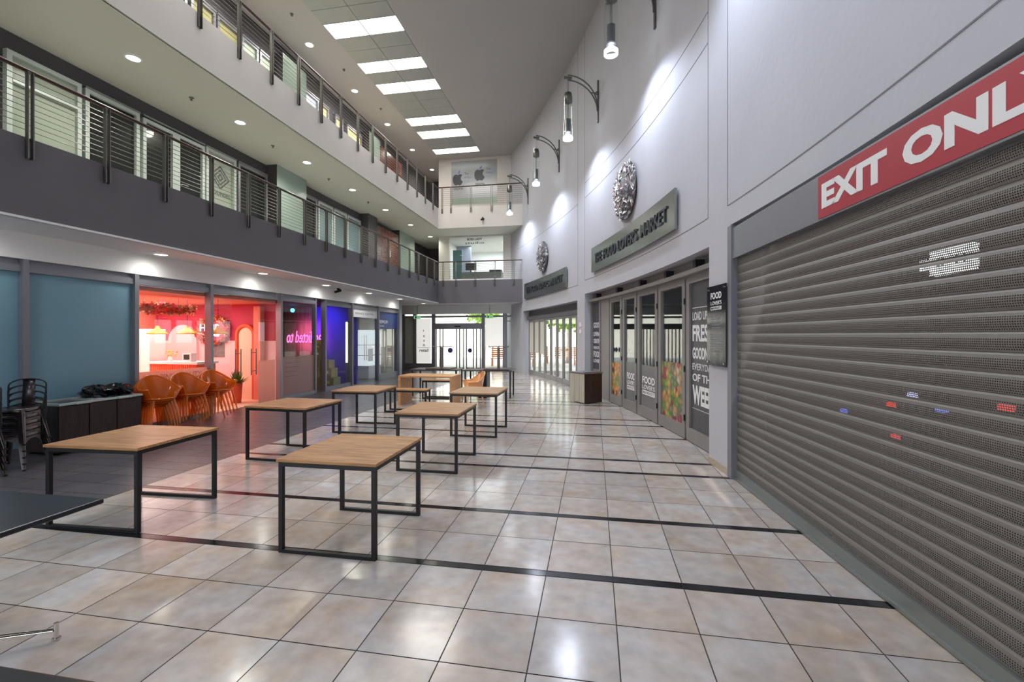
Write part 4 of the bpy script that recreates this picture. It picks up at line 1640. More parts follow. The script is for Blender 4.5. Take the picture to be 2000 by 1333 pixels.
# ---- pink salon interior: x -13.3..-8.1, y 5.6..10.6, ceiling 2.42
PK = {k: mat('salon_' + k, v, 0.7, vary=0.02) for k, v in dict(salmon=rgb(240, 140, 118), crimson=rgb(186, 50, 76), pink=rgb(246, 196, 196),
                                                              peach=rgb(250, 205, 176), white=rgb(245, 232, 230), orange=rgb(232, 100, 60)).items()}
YF = 10.66
s1 = MB()
s1.box(-13.4, -8.12, YF, YF + 0.1, 1.55, 2.6)
struct(s1.build('wall_salon_upper', PK['crimson']))
struct(bx(-13.4, -8.12, YF - 0.01, YF + 0.09, 0, 1.55).build('wall_salon_lower', PK['pink']))
struct(bx(-13.5, -13.4, 5.4, YF, 0, 2.6).build('wall_salon_left', PK['salmon']))
struct(bx(-13.4, -8.12, 5.9, 6.0, 0, 2.6).build('wall_salon_front', PK['salmon']))
struct(bx(-13.4, -8.12, 5.9, YF, 2.52, 2.6).build('ceiling_salon', PK['salmon']))
struct(bx(-13.4, -8.12, 5.9, YF, 0.0, 0.012).build('floor_salon', PK['peach']))
struct(bx(-12.7, -11.95, 9.0, YF, 0, 2.45).build('wall_salon_pier', PK['salmon']))
struct(bx(-8.75, -8.55, YF - 0.16, YF, 0, 2.45).build('wall_salon_pilaster', PK['salmon']))
area((-10.8, 8.4, 2.5), 3.6, 3.2, 210, (1.0, 0.93, 0.88), name='salon_lamp')


def arch(x0, x1, zt, m, lab, band=None):
    t = thing('arch_niche', lab, 'niche', ((x0 + x1) / 2, YF - 0.065, 0))
    r = (x1 - x0) / 2
    mb = MB()
    pts = [(-r, 0.0), (r, 0.0)] + [(r * math.cos(PI * k / 16), zt - r + r * math.sin(PI * k / 16)) for k in range(17)]
    mb.quad([(a, -0.02, b) for a, b in pts])
    mb.quad([(a, 0.05, b) for a, b in reversed(pts)])
    mb.grid([[(a, -0.02, b) for a, b in pts], [(a, 0.05, b) for a, b in pts]], closed=True, smooth=False)
    mb.build('niche_panel', m, t)
    if band:
        b = MB()
        pp = [(-r, 0.02, 0.02)] + [(r * math.cos(PI - PI * k / 16), 0, zt - r + r * math.sin(PI * k / 16)) for k in range(17)] + [(r, 0, 0.02)]
        b.tube([(a, -0.02, c) for a, _, c in pp], 0.05, 6)
        b.build('arch_band', band, t)


arch(-11.45, -10.55, 1.98, PK['pink'], 'pale pink arch on the crimson salon wall behind the counter')
arch(-9.3, -8.8, 1.95, PK['peach'], 'cream arch with orange band on the salon wall by the doorway', PK['orange'])
t = thing('white_cabinet', 'tall white cabinet inside the pink salon left of the counter', 'cabinet', (-10.85, 9.3, 0))
bx(-0.28, 0.28, 0, 0.4, 0, 1.85).build('body', PK['white'], t, bevel=0.01)
bx(-0.27, -0.01, -0.015, 0, 0.05, 1.8).build('door', PK['white'], t)
bx(0.01, 0.27, -0.015, 0, 0.05, 1.8).build('door', PK['white'], t)
t = thing('reception_counter', 'salon counter with fluted orange front and white top', 'counter', (-9.7, 9.1, 0))
mb = MB()
for k in range(22):
    x = -0.62 + 1.24 * k / 21
    mb.tube([(x, 0, 0.05), (x, 0, 1.02)], 0.032, 8)
mb.build('fluted_front', PK['orange'], t)
bx(-0.66, 0.66, 0.0, 0.5, 0, 1.02).build('body', PK['orange'], t)
bx(-0.7, 0.7, -0.06, 0.55, 1.02, 1.07).build('counter_top', PK['white'], t)
# items on counter
t = thing('flower_vase', 'small vase of pale flowers on the orange salon counter', 'vase', (-9.95, 9.25, 1.07))
MB().lathe([(0.0, 0), (0.04, 0), (0.05, 0.06), (0.03, 0.12)], n=14).build('vase', PK['white'], t)
mb = MB()
rnd = random.Random(11)
for k in range(26):
    c = (rnd.uniform(-.09, .09), rnd.uniform(-.09, .09), rnd.uniform(0.12, 0.26))
    mb.ball(c, rnd.uniform(0.015, 0.03), 6)
mb.build('flowers', mat('cream_yellow_flower', rgb(230, 200, 120), 0.6, vary=0.3, scale=20), t)
t = thing('card_machine', 'dark payment terminal on the salon counter', 'machine', (-9.45, 9.25, 1.07))
bx(-0.12, 0.12, -0.05, 0.1, 0, 0.2).build('body', PK['white'], t)
bx(-0.08, 0.08, -0.055, -0.05, 0.05, 0.17).build('screen', M['black'], t)
# pendant lamps
M['gold'] = mat('golden_shade', rgb(222, 150, 30), 0.35, metal=0.3, emit=0.25, ecol=rgb(255, 170, 30))
for x, lab in ((-10.2, 'golden cone pendant lamp in the salon, left'), (-9.38, 'golden cone pendant lamp in the salon, middle'), (-8.55, 'golden cone pendant lamp in the salon, right by the flower ring')):
    t = thing('pendant_lamp', lab, 'pendant lamp', (x, 9.15, 1.72), 0, 'golden pendant lamps in the salon')
    MB().lathe([(0.035, 0.2), (0.05, 0.14), (0.09, 0.12), (0.2, 0.03), (0.22, 0.0), (0.2, 0.025), (0.08, 0.1), (0.03, 0.12)], n=24).build('shade', M['gold'], t)
    MB().tube([(0, 0, 0.18), (0, 0, 0.8)], 0.005, 5).build('cord', M['black'], t)
    MB().ball((0, 0, 0.05), 0.04, 10).build('bulb', M['lamp_warm'], t)
# hanging flower cloud
def flowers(mb, n, fx, rnd, s=0.05):
    for i in range(n):
        c = Vector(fx(rnd))
        u = Vector((rnd.uniform(-1, 1), rnd.uniform(-1, 1), rnd.uniform(-1, 1))).normalized()
        v = u.cross(Vector((0.3, 0.2, 1))).normalized()
        mi = rnd.randrange(4)
        ww = u.cross(v)
        for k in range(5):
            a = 2 * PI * k / 5
            d1 = (v * math.cos(a) + ww * math.sin(a)) * s * 1.3
            d2 = (v * math.cos(a + 0.6) + ww * math.sin(a + 0.6)) * s
            mb.quad([c, c + d2 * 0.8, c + d1 + u * s * 0.4, c + (v * math.cos(a - 0.6) + ww * math.sin(a - 0.6)) * s * 0.8], mi)


FM = [mat('petal_coral', rgb(240, 90, 60), 0.6), mat('petal_cream', rgb(250, 200, 150), 0.6), mat('petal_crimson', rgb(214, 60, 70), 0.6), mat('leaf_dark', rgb(190, 110, 50), 0.6)]
t = thing('hanging_flowers', 'flat cloud of coral and cream flowers hung from the salon ceiling', 'flowers', (-9.15, 8.3, 2.27))
mb = MB()


def cloudf(r):
    a = r.random() * 2 * PI
    q = math.sqrt(r.random())
    return (0.38 * q * math.cos(a), 0.8 * q * math.sin(a), r.uniform(-0.1, 0.1) * (1.2 - q * 0.6))


flowers(mb, 330, cloudf, random.Random(4), 0.06)
mb.build('blossoms', FM, t)
mb = MB()
for yy in (-0.4, 0.4):
    mb.tube([(0, yy, 0.0), (0, yy, 0.25)], 0.004, 5)
mb.build('cord', M['black'], t)
# flower ring with neon lettering
t = thing('flower_ring_sign', 'ring of red and cream flowers with glowing white hair lettering on the crimson wall', 'sign', (-10.05, YF - 0.06, 1.83))
mb = MB()


def ringf(r):
    a = r.random() * 2 * PI
    return (0.46 * math.cos(a) + r.uniform(-.06, .06), r.uniform(-0.06, 0.02), 0.33 * math.sin(a) + r.uniform(-.05, .05))


flowers(mb, 150, ringf, random.Random(8), 0.06)
mb.build('blossoms', FM, t)
text_mesh('lettering', 'HAIR', lambda u, v, q: (-0.36 + u, -0.05 - q, -0.02 + v), 0.62, 0.18, emis('neon_white', (1, 0.95, 0.95, 1), 6), t, 0.01)
text_mesh('lettering', 'bar', lambda u, v, q: (-0.02 + u, -0.05 - q, -0.16 + v), 0.3, 0.1, emis('neon_white_b', (1, 0.95, 0.95, 1), 5), t, 0.01)
t = thing('salon_poster', 'grey poster on the pink salon wall under the flower ring', 'poster', (-9.92, YF - 0.02, 1.12))
bx(-0.17, 0.17, -0.012, 0, 0, 0.46).build('sheet', mat('grey_poster', rgb(120, 104, 104), 0.5, vary=0.3, scale=14), t)
t = thing('potted_plant', 'small green plant in a coral pot beside the salon doorway', 'plant', (-8.75, 9.95, 0.012))
MB().lathe([(0.0, 0), (0.09, 0), (0.12, 0.5), (0.11, 0.5), (0.1, 0.46), (0, 0.46)], n=16).build('pot', PK['orange'], t)
mb = MB()
rnd = random.Random(2)
for k in range(60):
    a = rnd.random() * 2 * PI
    el = rnd.uniform(0.3, 1.4)
    L = rnd.uniform(0.2, 0.42)
    d = Vector((math.cos(a) * math.cos(el), math.sin(a) * math.cos(el), math.sin(el)))
    s_ = d.cross(Vector((0, 0, 1))).normalized() * 0.03
    b0 = Vector((0, 0, 0.46))
    mb.quad([b0, b0 + d * L * 0.5 + s_, b0 + d * L, b0 + d * L * 0.5 - s_])
mb.build('foliage', mat('plant_leaf', rgb(90, 120, 40), 0.5, vary=0.3, scale=9), t)
t = thing('display_shelf', 'low dark shelf with pale items at the salon window, far left', 'shelf', (-9.2, 7.35, 0))
bx(-0.2, 0.2, -0.25, 0.25, 1.0, 1.05).build('board', M['walnut'], t)
bx(-0.18, 0.18, -0.23, 0.23, 0.012, 1.0).build('pedestal', PK['white'], t)
o = thing('display_dish', 'pale round dish on the low dark shelf in the salon', 'dish', (-9.2, 7.35, 1.05))
MB().lathe([(0, 0), (0.06, 0), (0.16, 0.08), (0.15, 0.085), (0.05, 0.02), (0, 0.02)], n=18).build('bowl', PK['white'], o)
MB().ball((0, 0, 0.09), 0.09, 10, sc=(1, 1, 0.7)).build('powder_puffs', PK['pink'], o)

# ---- neon room with boxes
YN = 14.6
struct(bx(-13.0, -9.75, YN, YN + 0.1, 0, 2.75).build('wall_neon_wood', M['brownwood']))
struct(bx(-9.75, -8.12, YN, YN + 0.1, 0, 2.75).build('wall_neon_blue', mat('violet_blue_wall', rgb(70, 60, 170), 0.6)))
struct(bx(-13.1, -13.0, 10.76, YN, 0, 2.75).build('wall_neon_left', M['darkwall']))
struct(bx(-13.0, -8.12, 10.76, YN, 2.7, 2.78).build('ceiling_neon', mat('dark_maroon_ceiling', rgb(90, 50, 50), 0.7)))
struct(bx(-8.62, -8.5, 10.95, 11.0, 0, 2.7).build('wall_neon_pillar', PK['salmon']))
t = thing('neon_sign', 'pink neon handwriting glowing mirror-reversed, addicted to', 'sign', (-9.42, 14.585, 1.43))
NEON = emis('neon_pink', (1.0, 0.14, 0.62, 1), 3.2)
text_mesh('lettering', 'addicted to', lambda u, v, q: (0.0 - u, -0.02 - q, v), 1.36, 0.42, NEON, t, 0.015, -0.004, shear=-0.25)
d = bpy.data.lights.new('neon_glow', 'AREA'); d.energy = 14; d.size = 1.0; d.color = (1, 0.15, 0.65)
lo_ = bpy.data.objects.new('neon_glow', d); COL.objects.link(lo_); lo_.location = (-9.8, 14.35, 1.65); lo_.rotation_euler = (PI / 2, 0, 0)
spot((-9.2, 13.6, 2.55), 90, (0.12, 0.08, 1.0), 110, 0.8, aim=(-0.1, 1.0, -0.6), name='blue_spot')
spot((-9.9, 12.6, 2.6), 60, (1.0, 0.78, 0.6), 150, name='carton_fill')  # warm fill light added to brighten the cartons, no fixture there
t = thing('blue_spotlight', 'small cyan-blue lamp at the neon shop ceiling', 'lamp', (-10.15, 14.0, 2.6))
MB().ball((0, 0, -0.05), 0.07, 10).build('lens', emis('cyan_glow', (0.05, 0.35, 1, 1), 8), t)
bx(-0.02, 0.02, -0.02, 0.02, 0, 0.1).build('mount', M['black'], t)
# stacked boxes
bc = [rgb(160, 144, 104), rgb(144, 136, 96), rgb(172, 150, 108)]
boxes = [(-9.15, 13.3, 0.0, 0.55, 0.45, 0.36), (-8.6, 13.4, 0.0, 0.5, 0.45, 0.34), (-9.2, 13.3, 0.36, 0.45, 0.4, 0.33), (-8.68, 13.4, 0.34, 0.42, 0.4, 0.3),
         (-9.2, 13.3, 0.69, 0.38, 0.36, 0.26), (-8.76, 13.4, 0.64, 0.34, 0.34, 0.26), (-9.1, 13.32, 0.95, 0.32, 0.3, 0.26), (-9.08, 13.32, 1.21, 0.26, 0.26, 0.2),
         (-9.06, 13.32, 1.41, 0.18, 0.18, 0.14)]
blabs = ['lower left', 'lower right', 'second layer left', 'second layer right', 'third layer left', 'third layer right', 'fourth layer', 'fifth layer', 'topmost small']
for i, (x, y, z, a, b, c) in enumerate(boxes):
    a *= 0.8
    x = -8.58 + (x + 8.95) * 0.72
    t = thing('cardboard_box', 'olive brown carton in the neon shop pile, ' + blabs[i], 'box', (x, y, z), random.uniform(-.08, .08), 'cartons piled in the neon shop')
    bx(-a / 2, a / 2, -b / 2, b / 2, 0, c).build('carton', mat('carton_%d' % i, bc[i % 3], 0.7, vary=0.1, scale=6), t, bevel=0.006)
    bx(-a / 6, a / 6, -b / 2 - 0.003, -b / 2, c * 0.45, c * 0.75).build('printed_label', M['white'] if i % 3 == 0 else mat('yellow_label_%d' % i, rgb(230, 200, 40), 0.6), t)
t = thing('neon_shop_panel', 'tall pale strip light standing against the blue wall', 'lamp', (-8.42, 14.5, 0.75))
bx(-0.03, 0.03, -0.03, 0.0, 0, 1.4).build('tube', emis('strip_glow', (1, 0.95, 0.75, 1), 2.5), t)
bx(-0.05, 0.05, 0.0, 0.03, -0.75, 1.45).build('casing', M['alu'], t)

# ---- last shop
struct(bx(-12, -8.12, 17.55, 17.65, 0, 2.75).build('wall_shop_cream', mat('cream_cupboard_wall', rgb(206, 196, 182), 0.5)))
struct(bx(-12.1, -12, 14.7, 17.65, 0, 2.75).build('wall_shop_navy', mat('navy_wall', rgb(44, 54, 86), 0.6)))
struct(bx(-12, -8.12, 14.7, 17.55, 2.7, 2.78).build('ceiling_shop', M['darkwall']))
t = thing('shop_counter', 'dark navy counter inside the shop with the white sign board', 'counter', (-9.6, 17.0, 0))
bx(-1.4, 0.3, -0.3, 0.3, 0, 1.0).build('body', mat('navy_counter', rgb(36, 42, 66), 0.4), t)
bx(-1.45, 0.35, -0.35, 0.35, 1.0, 1.04).build('counter_top', M['black'], t)
t = thing('outdoors_block', 'glowing white block standing in for bright outdoors behind the blue header window', 'glowing block', (-8.9, 16.9, 0))  # added glowing block, stands in for the bright outdoors through this pane
bx(-0.3, 0.3, -0.5, 0.5, 0.0, 0.5).build('base', M['white'], t)
bx(-0.3, 0.3, -0.5, 0.5, 0.5, 1.9).build('glow_block', emis('outdoors_glow', (0.85, 0.95, 1, 1), 0.9), t)
for zz in (0.9, 1.3):
    bx(-0.32, 0.32, -0.52, 0.52, zz, zz + 0.02).build('shelf', M['alu'], t)
spot((-9.8, 15.8, 2.6), 45, (0.95, 0.97, 1.0), 160, name='shop_lamp')

# ================================================================== FURNITURE
def oak_table(name, lab, cx, cy, lx, ly, h, rz=0.0, grp='oak tables with black loop frames', swap=False):
    t = thing(name, lab, 'bench' if 'bench' in name else 'table', (cx, cy, 0), rz, grp)
    bx(-lx / 2, lx / 2, -ly / 2, ly / 2, h - 0.024, h).build('tabletop' if 'bench' not in name else 'seat', M['oak'], t, bevel=0.003)
    q = 0.035
    X, Y = lx / 2 - 0.012, ly / 2 - 0.012
    zt = h - 0.025
    ap = MB()
    ap.box(-X, X, -Y, -Y + q, zt - q, zt)
    ap.box(-X, X, Y - q, Y, zt - q, zt)
    ap.box(-X, -X + q, -Y + q, Y - q, zt - q, zt)
    ap.box(X - q, X, -Y + q, Y - q, zt - q, zt)
    ap.build('apron_frame', M['black'], t, bevel=0.002)
    for sx in (-1, 1):
        for sy in (-1, 1):
            xa = -X if sx < 0 else X - q
            ya_ = -Y if sy < 0 else Y - q
            bx(xa, xa + q, ya_, ya_ + q, 0, zt - q).build('leg', M['black'], t, bevel=0.002)
    for sy in (-1, 1):
        ya_ = -Y if sy < 0 else Y - q
        bx(-X + q, X - q, ya_, ya_ + q, 0, q * 0.8).build('floor_rail', M['black'], t, bevel=0.002)
    return t


oak_table('oak_table', 'nearest centre oak table standing across the black floor strips', -2.02, 3.63, 0.84, 0.93, 0.735, 0.0)
oak_table('oak_table', 'large oak table at left front, in front of the amber chair stacks', -4.32, 3.68, 0.95, 0.9, 0.735, 0.04)
oak_table('oak_table', 'oak table behind the nearest centre table, on the light tiles', -2.04, 5.80, 0.82, 0.93, 0.735, 0.0)
oak_table('oak_table', 'oak table of the left row with pink reflections on its top', -4.2, 5.86, 0.95, 0.85, 0.735, -0.04)
oak_table('oak_table', 'furthest oak table of the left row, beside the dark floor', -4.1, 7.7, 0.83, 0.92, 0.735, 0.04)
oak_table('oak_table', 'furthest oak table of the right row, washed by daylight', -1.98, 7.8, 0.83, 0.93, 0.735, 0.0)
oak_table('oak_bench', 'oak bench in front of the solid-sided wooden table', -4.1, 9.6, 0.98, 0.36, 0.5, 0.05, 'oak benches')
oak_table('oak_bench', 'oak bench behind the solid-sided wooden table', -4.1, 11.75, 0.9, 0.36, 0.5, 0.05, 'oak benches')
t = thing('slab_table', 'oak table with solid wooden side panels between the two benches', 'table', (-3.98, 10.7, 0))
bx(-0.68, 0.68, -0.36, 0.36, 0.68, 0.72).build('tabletop', M['oak_edge'], t, bevel=0.003)
bx(-0.68, -0.62, -0.36, 0.36, 0, 0.68).build('side_panel', M['oak_edge'], t)
bx(0.62, 0.68, -0.36, 0.36, 0, 0.68).build('side_panel', M['oak_edge'], t)

# far dark tables with upturned pedestals resting on them
def far_table(cx, cy, lab):
    t = thing('dark_table', lab, 'table', (cx, cy, 0), 0.04, 'dark tables by the entrance')
    bx(-0.68, 0.68, -0.38, 0.38, 0.72, 0.75).build('tabletop', M['walnut'], t)
    for sx in (-0.62, 0.62):
        for sy in (-0.32, 0.32):
            bx(sx - 0.02, sx + 0.02, sy - 0.02, sy + 0.02, 0, 0.72).build('leg', M['black'], t)
    return t


far_table(-4.35, 12.3, 'dark-topped table near the entrance, left of the pair')
far_table(-2.85, 12.35, 'dark-topped table near the entrance, right of the pair')
for cx, lab in ((-4.25, 'upturned pedestal table lying on the left dark table'), (-2.6, 'upturned pedestal table lying on the right dark table')):
    t = thing('pedestal_table', lab, 'table', (cx, 12.35, 0.75), 0, 'upturned pedestal tables')
    bx(-0.35, 0.35, -0.35, 0.35, 0, 0.025).build('tabletop', M['walnut'], t)
    MB().tube([(0, 0, 0.025), (0, 0, 0.61)], 0.04, 12).build('column', M['rail_steel'], t)
    for a in (0.15, 0.15 + PI / 2):
        mb = MB()
        dx, dy = 0.27 * math.cos(a), 0.27 * math.sin(a)
        mb.tube([(-dx, -dy, 0.62), (0, 0, 0.63), (dx, dy, 0.62)], 0.014, 6)
        mb.tube([(-dx, -dy, 0.62), (-dx, -dy, 0.65)], 0.016, 6)
        mb.tube([(dx, dy, 0.62), (dx, dy, 0.65)], 0.016, 6)
        mb.build('cross_foot', M['steel'], t)
t = thing('black_bin', 'narrow dark cabinet under the right dark table near the entrance', 'cabinet', (-2.95, 12.1, 0))
bx(-0.12, 0.12, -0.2, 0.2, 0, 0.7).build('body', M['black'], t)
bx(-0.11, 0.11, -0.212, -0.2, 0.05, 0.65).build('door', M['black'], t)

# black pedestal table at left front with chrome feet
t = thing('black_table', 'black pedestal table cut off by the left edge, chrome feet showing below', 'table', (-3.42, 1.76, 0), 0.0)
bx(-0.6, 0.6, -0.45, 0.44, 0.715, 0.745).build('tabletop', mat('black_laminate_top', rgb(22, 26, 36), 0.25, vary=0.12, scale=20), t, bevel=0.008)
MB().tube([(0, 0, 0.08), (0, 0, 0.715)], 0.045, 16).build('column', M['chrome'], t)
for k, a in enumerate((math.atan2(0.29, 0.47), 0, 0, 0)):
    ang = math.atan2(0.29, 0.47) + k * PI / 2
    R = Matrix.Rotation(ang, 4, 'Z')
    mb = MB()
    for s_ in (-0.016, 0.016):
        mb.tube([R @ Vector((0.03, s_, 0.09)), R @ Vector((0.54, s_ * 0.4, 0.055))], 0.007, 8)
    mb.tube([R @ Vector((0.55, 0, 0.0)), R @ Vector((0.55, 0, 0.012))], 0.02, 12)
    mb.tube([R @ Vector((0.55, 0, 0.01)), R @ Vector((0.55, 0, 0.095))], 0.011, 10)
    mb.build('foot', M['chrome'], t)

t = thing('black_table', 'corner of a second black tabletop at the very bottom left corner', 'table', (-1.72, 0.70, 0), 0.0)
bx(-0.6, 0.6, -0.335, 0.335, 0.715, 0.745).build('tabletop', bpy.data.materials['black_laminate_top'], t, bevel=0.008)
MB().tube([(0, 0, 0.03), (0, 0, 0.715)], 0.045, 16).build('column', M['chrome'], t)
MB().lathe([(0, 0), (0.24, 0), (0.24, 0.02), (0.05, 0.035), (0, 0.035)], n=28).build('base_plate', M['chrome'], t)
# left dark cabinet with metal rims
t = thing('dark_cabinet', 'long low dark brown cabinet with metal-rimmed top under the teal windows', 'cabinet', (-7.7, 5.15, 0))
bx(-0.28, 0.3, 0.0, 1.2, 0.04, 0.7).build('body', M['walnut'], t)
for k in range(3):
    bx(0.3, 0.315, 0.01 + 0.4 * k, 0.39 + 0.4 * k, 0.06, 0.68).build('door', M['walnut'], t)
for k in range(2):
    f = MB()
    ya_ = 0.0 + 0.6 * k
    f.box(-0.3, 0.33, ya_, ya_ + 0.05, 0.7, 0.73)
    f.box(-0.3, 0.33, ya_ + 0.55, ya_ + 0.6, 0.7, 0.73)
    f.box(-0.3, -0.25, ya_ + 0.05, ya_ + 0.55, 0.7, 0.73)
    f.box(0.28, 0.33, ya_ + 0.05, ya_ + 0.55, 0.7, 0.73)
    f.box(0.33, 0.36, ya_ + 0.2, ya_ + 0.4, 0.7, 0.72)
    f.build('metal_rim', M['alu_white'], t)
    bx(-0.25, 0.28, ya_ + 0.05, ya_ + 0.55, 0.7, 0.705).build('inset_top', M['blackgloss'], t)
for k, (dy, lab) in enumerate(((0.75, 'crumpled black plastic bag on the dark cabinet, left one'), (1.05, 'crumpled black plastic bag on the dark cabinet, right one by the salon window'))):
    rnd = random.Random(k + 5)
    mb = MB()
    rowsb = []
    for i in range(11):
        th = PI * i / 10
        row = []
        for j in range(22):
            ph = 2 * PI * j / 22
            r = 0.19 * (1 + rnd.uniform(-0.2, 0.2))
            row.append((r * math.sin(th) * math.cos(ph) * 1.05, r * math.sin(th) * math.sin(ph) * 1.05, max(0, 0.07 + r * 0.55 * math.cos(th))))
        rowsb.append(row)
    mb.grid(rowsb, closed=True, smooth=False)
    o = mb.build('plastic_bag', M['blackgloss'], None, (-7.7, 5.15 + dy, 0.731))
    tag(o, lab, 'bag', 'black plastic bags on the cabinet')

# laminate box at the right, in front of the display window
t = thing('laminate_box', 'waist-high box of pale and dark laminate with metal tray top by store doors', 'cabinet', (-0.22, 11.33, 0),
          math.atan2(0.34, 0.42))
bx(0, 0.54, 0, 0.012, 0.02, 0.74).build('dark_panel', M['walnut'], t)
bx(0.0, 0.54, 0.012, 0.62, 0.02, 0.74).build('body', M['ash'], t)
for k in range(3):
    bx(-0.012, 0.0, 0.01 + 0.205 * k, 0.2 + 0.205 * k, 0.03, 0.73).build('pale_panel', M['ash'], t)
f = MB()
f.box(-0.02, 0.56, -0.02, 0.64, 0.74, 0.77)
f.box(0.02, 0.52, 0.02, 0.1, 0.77, 0.785)
f.build('metal_top', M['alu'], t)

# ---------------------------------------------------------------- amber tub chairs
def tub_chair(m):
    t = bpy.data.objects.new('tub_chair', None)
    COL.objects.link(t)
    # local: faces -Y, seat height .45
    s = MB()
    rw = []
    for r, z in ((0.0, 0.425), (0.12, 0.428), (0.2, 0.44), (0.235, 0.455), (0.24, 0.44), (0.22, 0.425), (0.0, 0.41)):
        rw.append([(r * math.cos(2 * PI * k / 20) * 1.02, r * math.sin(2 * PI * k / 20) * 0.98, z) for k in range(20)])
    s.grid(rw, closed=True)
    s.build('seat', m, t)
    b = MB()
    outer, inner = [], []
    NN = 26
    for rr_, lst in ((0.0, outer), (-0.012, inner)):
        for q in range(6):
            f = q / 5
            row = []
            for k in range(NN):
                a = math.radians(-38 + 256 * k / (NN - 1))
                back = max(0.0, math.sin(a))
                top = 0.60 + 0.22 * back ** 1.6
                z0 = 0.44 + 0.02 * (1 - back)
                z = z0 + (top - z0) * f
                R_ = 0.235 + 0.06 * f + rr_
                row.append((R_ * math.cos(a) * (1.0 + 0.05 * f), R_ * math.sin(a) * 0.98, z))
            lst.append(row)
    b.grid(outer)
    b.grid(inner)
    rim = [tuple((Vector(outer[-1][k]) + Vector(inner[-1][k])) / 2) for k in range(NN)]
    b.tube(rim, 0.017, 8)
    for e in (0, NN - 1):
        b.tube([outer[q][e] for q in range(6)], 0.012, 6)
    b.build('backrest', m, t)
    for sx in (-1, 1):
        for sy in (-1, 1):
            l = MB()
            l.tube([(sx * 0.15, sy * 0.14, 0.42), (sx * 0.19, sy * 0.18, 0.2), (sx * 0.215, sy * 0.215, 0.0)], [0.022, 0.018, 0.012], 8)
            l.build('leg', m, t)
    return t


proto = tub_chair(M['amber'])
first = True
stacks = [(-7.68, 6.78, 'left', 1.25), (-7.7, 7.38, 'middle', 1.35), (-7.7, 8.02, 'right', 1.45)]
for (x, y, nm, rz) in stacks:
    fwd = Vector((math.sin(rz), -math.cos(rz), 0))
    for k in range(5):
        c = proto if first else copy_tree(proto)
        first = False
        p = Vector((x, y, 0)) + fwd * 0.085 * k - fwd * 0.06
        c.location = (p.x, p.y, 0.042 * k)
        c.rotation_euler = (0, 0, rz)
        place = ['bottom', 'second from bottom', 'middle', 'second from top', 'top'][k]
        tag(c, 'transparent amber tub chair, %s of the %s nested stack by the salon' % (place, nm), 'chair', 'amber tub chairs nested in stacks')
c = tub_chair(M['tan'])
c.location = (-2.85, 10.55, 0)
c.rotation_euler = (0, 0, -1.0)
tag(c, 'single tan tub chair standing alone right of the solid-sided table', 'chair')

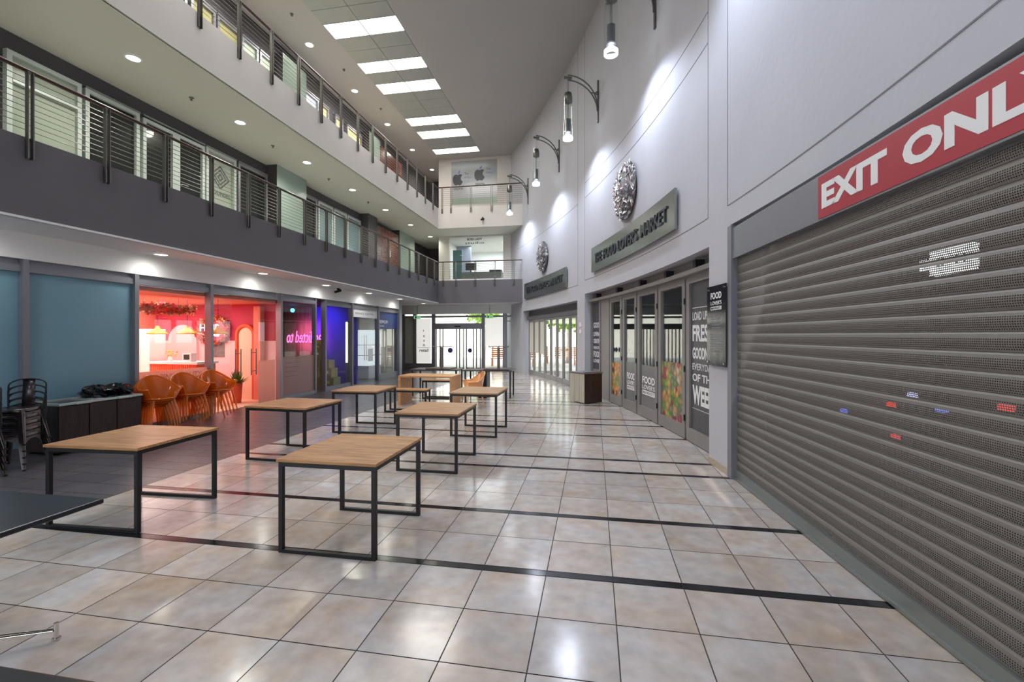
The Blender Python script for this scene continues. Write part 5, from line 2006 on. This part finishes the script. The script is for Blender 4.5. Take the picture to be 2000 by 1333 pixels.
# ---------------------------------------------------------------- metal cafe chairs
def metal_chair():
    t = bpy.data.objects.new('metal_chair', None)
    COL.objects.link(t)
    m = M['gunmetal']
    s = MB()
    # rounded square seat facing -Y
    def rsq(r, z, e=0.3):
        pts = []
        for k in range(28):
            a = 2 * PI * k / 28
            c_, s_ = math.cos(a), math.sin(a)
            p = (abs(c_) ** 4 + abs(s_) ** 4) ** -0.25
            pts.append((r * c_ * p, r * s_ * p, z))
        return pts
    s.grid([rsq(0.001, 0.44), rsq(0.1, 0.437), rsq(0.15, 0.442), rsq(0.178, 0.45), rsq(0.185, 0.44), rsq(0.183, 0.41)], closed=True)
    s.build('seat', m, t)
    for sx in (-1, 1):
        for sy in (-1, 1):
            l = MB()
            p0 = Vector((sx * 0.165, sy * 0.165, 0.435))
            p1 = Vector((sx * 0.225, sy * 0.225, 0.012))
            wds = [0.03, 0.026, 0.017]
            for (dx, dy) in ((1, 0), (0, 1)):
                rows_ = []
                for q, wq in zip((0, 0.5, 1), wds):
                    c = p0.lerp(p1, q)
                    o1 = c + Vector((-sx * dx * wq * 1.6, -sy * dy * wq * 1.6, 0))
                    rows_.append([c, o1])
                l.grid(rows_, smooth=False)
            l.tube([p0, p0.lerp(p1, 0.5), p1], [0.012, 0.011, 0.009], 6)
            lo = l.build('leg', m, t)
            bx(p1.x - 0.014, p1.x + 0.014, p1.y - 0.014, p1.y + 0.014, 0, 0.02).build('rubber_foot', M['rubber'], lo)
    # arched stretchers under the seat edge
    for ax in (0, 1):
        for sg in (-1, 1):
            l = MB()
            rows_ = []
            for k in range(13):
                a = -1 + 2 * k / 12
                zt = 0.40
                zb = 0.375 - 0.085 * abs(a) ** 2.2
                u = 0.165 * a
                off = sg * 0.178
                rows_.append([(u, off, zt) if ax else (off, u, zt), (u, off, zb) if ax else (off, u, zb)])
            l.grid(rows_, smooth=False)
            l.build('apron', m, t)
    # back hoop and slats
    h = MB()
    pts = [(-0.18, 0.16, 0.42), (-0.2, 0.19, 0.62)]
    for k in range(11):
        a = PI - PI * k / 10
        pts.append((0.2 * math.cos(a), 0.2 + 0.03 * math.sin(a), 0.72 + 0.08 * math.sin(a)))
    pts += [(0.2, 0.19, 0.62), (0.18, 0.16, 0.42)]
    h.tube(pts, 0.0095, 8)
    h.build('back_hoop', M['black'], t)
    sl = MB()
    rows_ = [[(-0.05, 0.17, 0.44), (0.05, 0.17, 0.44)], [(-0.06, 0.21, 0.64), (0.06, 0.21, 0.64)], [(-0.068, 0.23, 0.80), (0.068, 0.23, 0.80)]]
    sl.grid(rows_)
    sl.build('back_slat', m, t, solid=0.003)
    for z in (0.53, 0.62, 0.71):
        c_ = MB()
        c_.tube([(-0.195, 0.185 + (z - 0.54) * 0.1, z - 0.03), (-0.12, 0.2 + (z - .54) * 0.15, z), (0, 0.215 + (z - .54) * 0.15, z + 0.01),
                 (0.12, 0.2 + (z - .54) * 0.15, z), (0.195, 0.185 + (z - .54) * 0.1, z - 0.03)], 0.0055, 6)
        c_.build('back_rail', M['black'], t)
    return t


mproto = metal_chair()
first = True
for (x, y, rz, nm, n_) in ((-7.3, 4.62, 0.45, 'right', 5), (-7.05, 4.0, 0.5, 'left', 5)):
    for k in range(n_):
        c = mproto if first else copy_tree(mproto)
        first = False
        c.location = (x, y, 0.08 * k)
        c.rotation_euler = (0, 0, rz)
        place = ['bottom', 'second from bottom', 'middle', 'second from top', 'topmost'][k]
        tag(c, 'gunmetal sheet-steel cafe chair, %s of the %s stack at the left edge' % (place, nm), 'chair', 'metal cafe chairs stacked at the left')

# ---------------------------------------------------------------- give things built in place an origin at their base
bpy.context.view_layer.update()
for o in list(COL.objects):
    if o.type == 'EMPTY' and o.parent is None and o.location.length < 1e-6 and o.children:
        pts = [c.matrix_world @ Vector(q) for c in o.children if c.type == 'MESH' for q in c.bound_box]
        if not pts:
            continue
        c0 = Vector(((min(p.x for p in pts) + max(p.x for p in pts)) / 2, (min(p.y for p in pts) + max(p.y for p in pts)) / 2, min(p.z for p in pts)))
        o.location = c0
        for c in o.children:
            if c.type == 'MESH':
                c.location = Vector(c.location) - c0
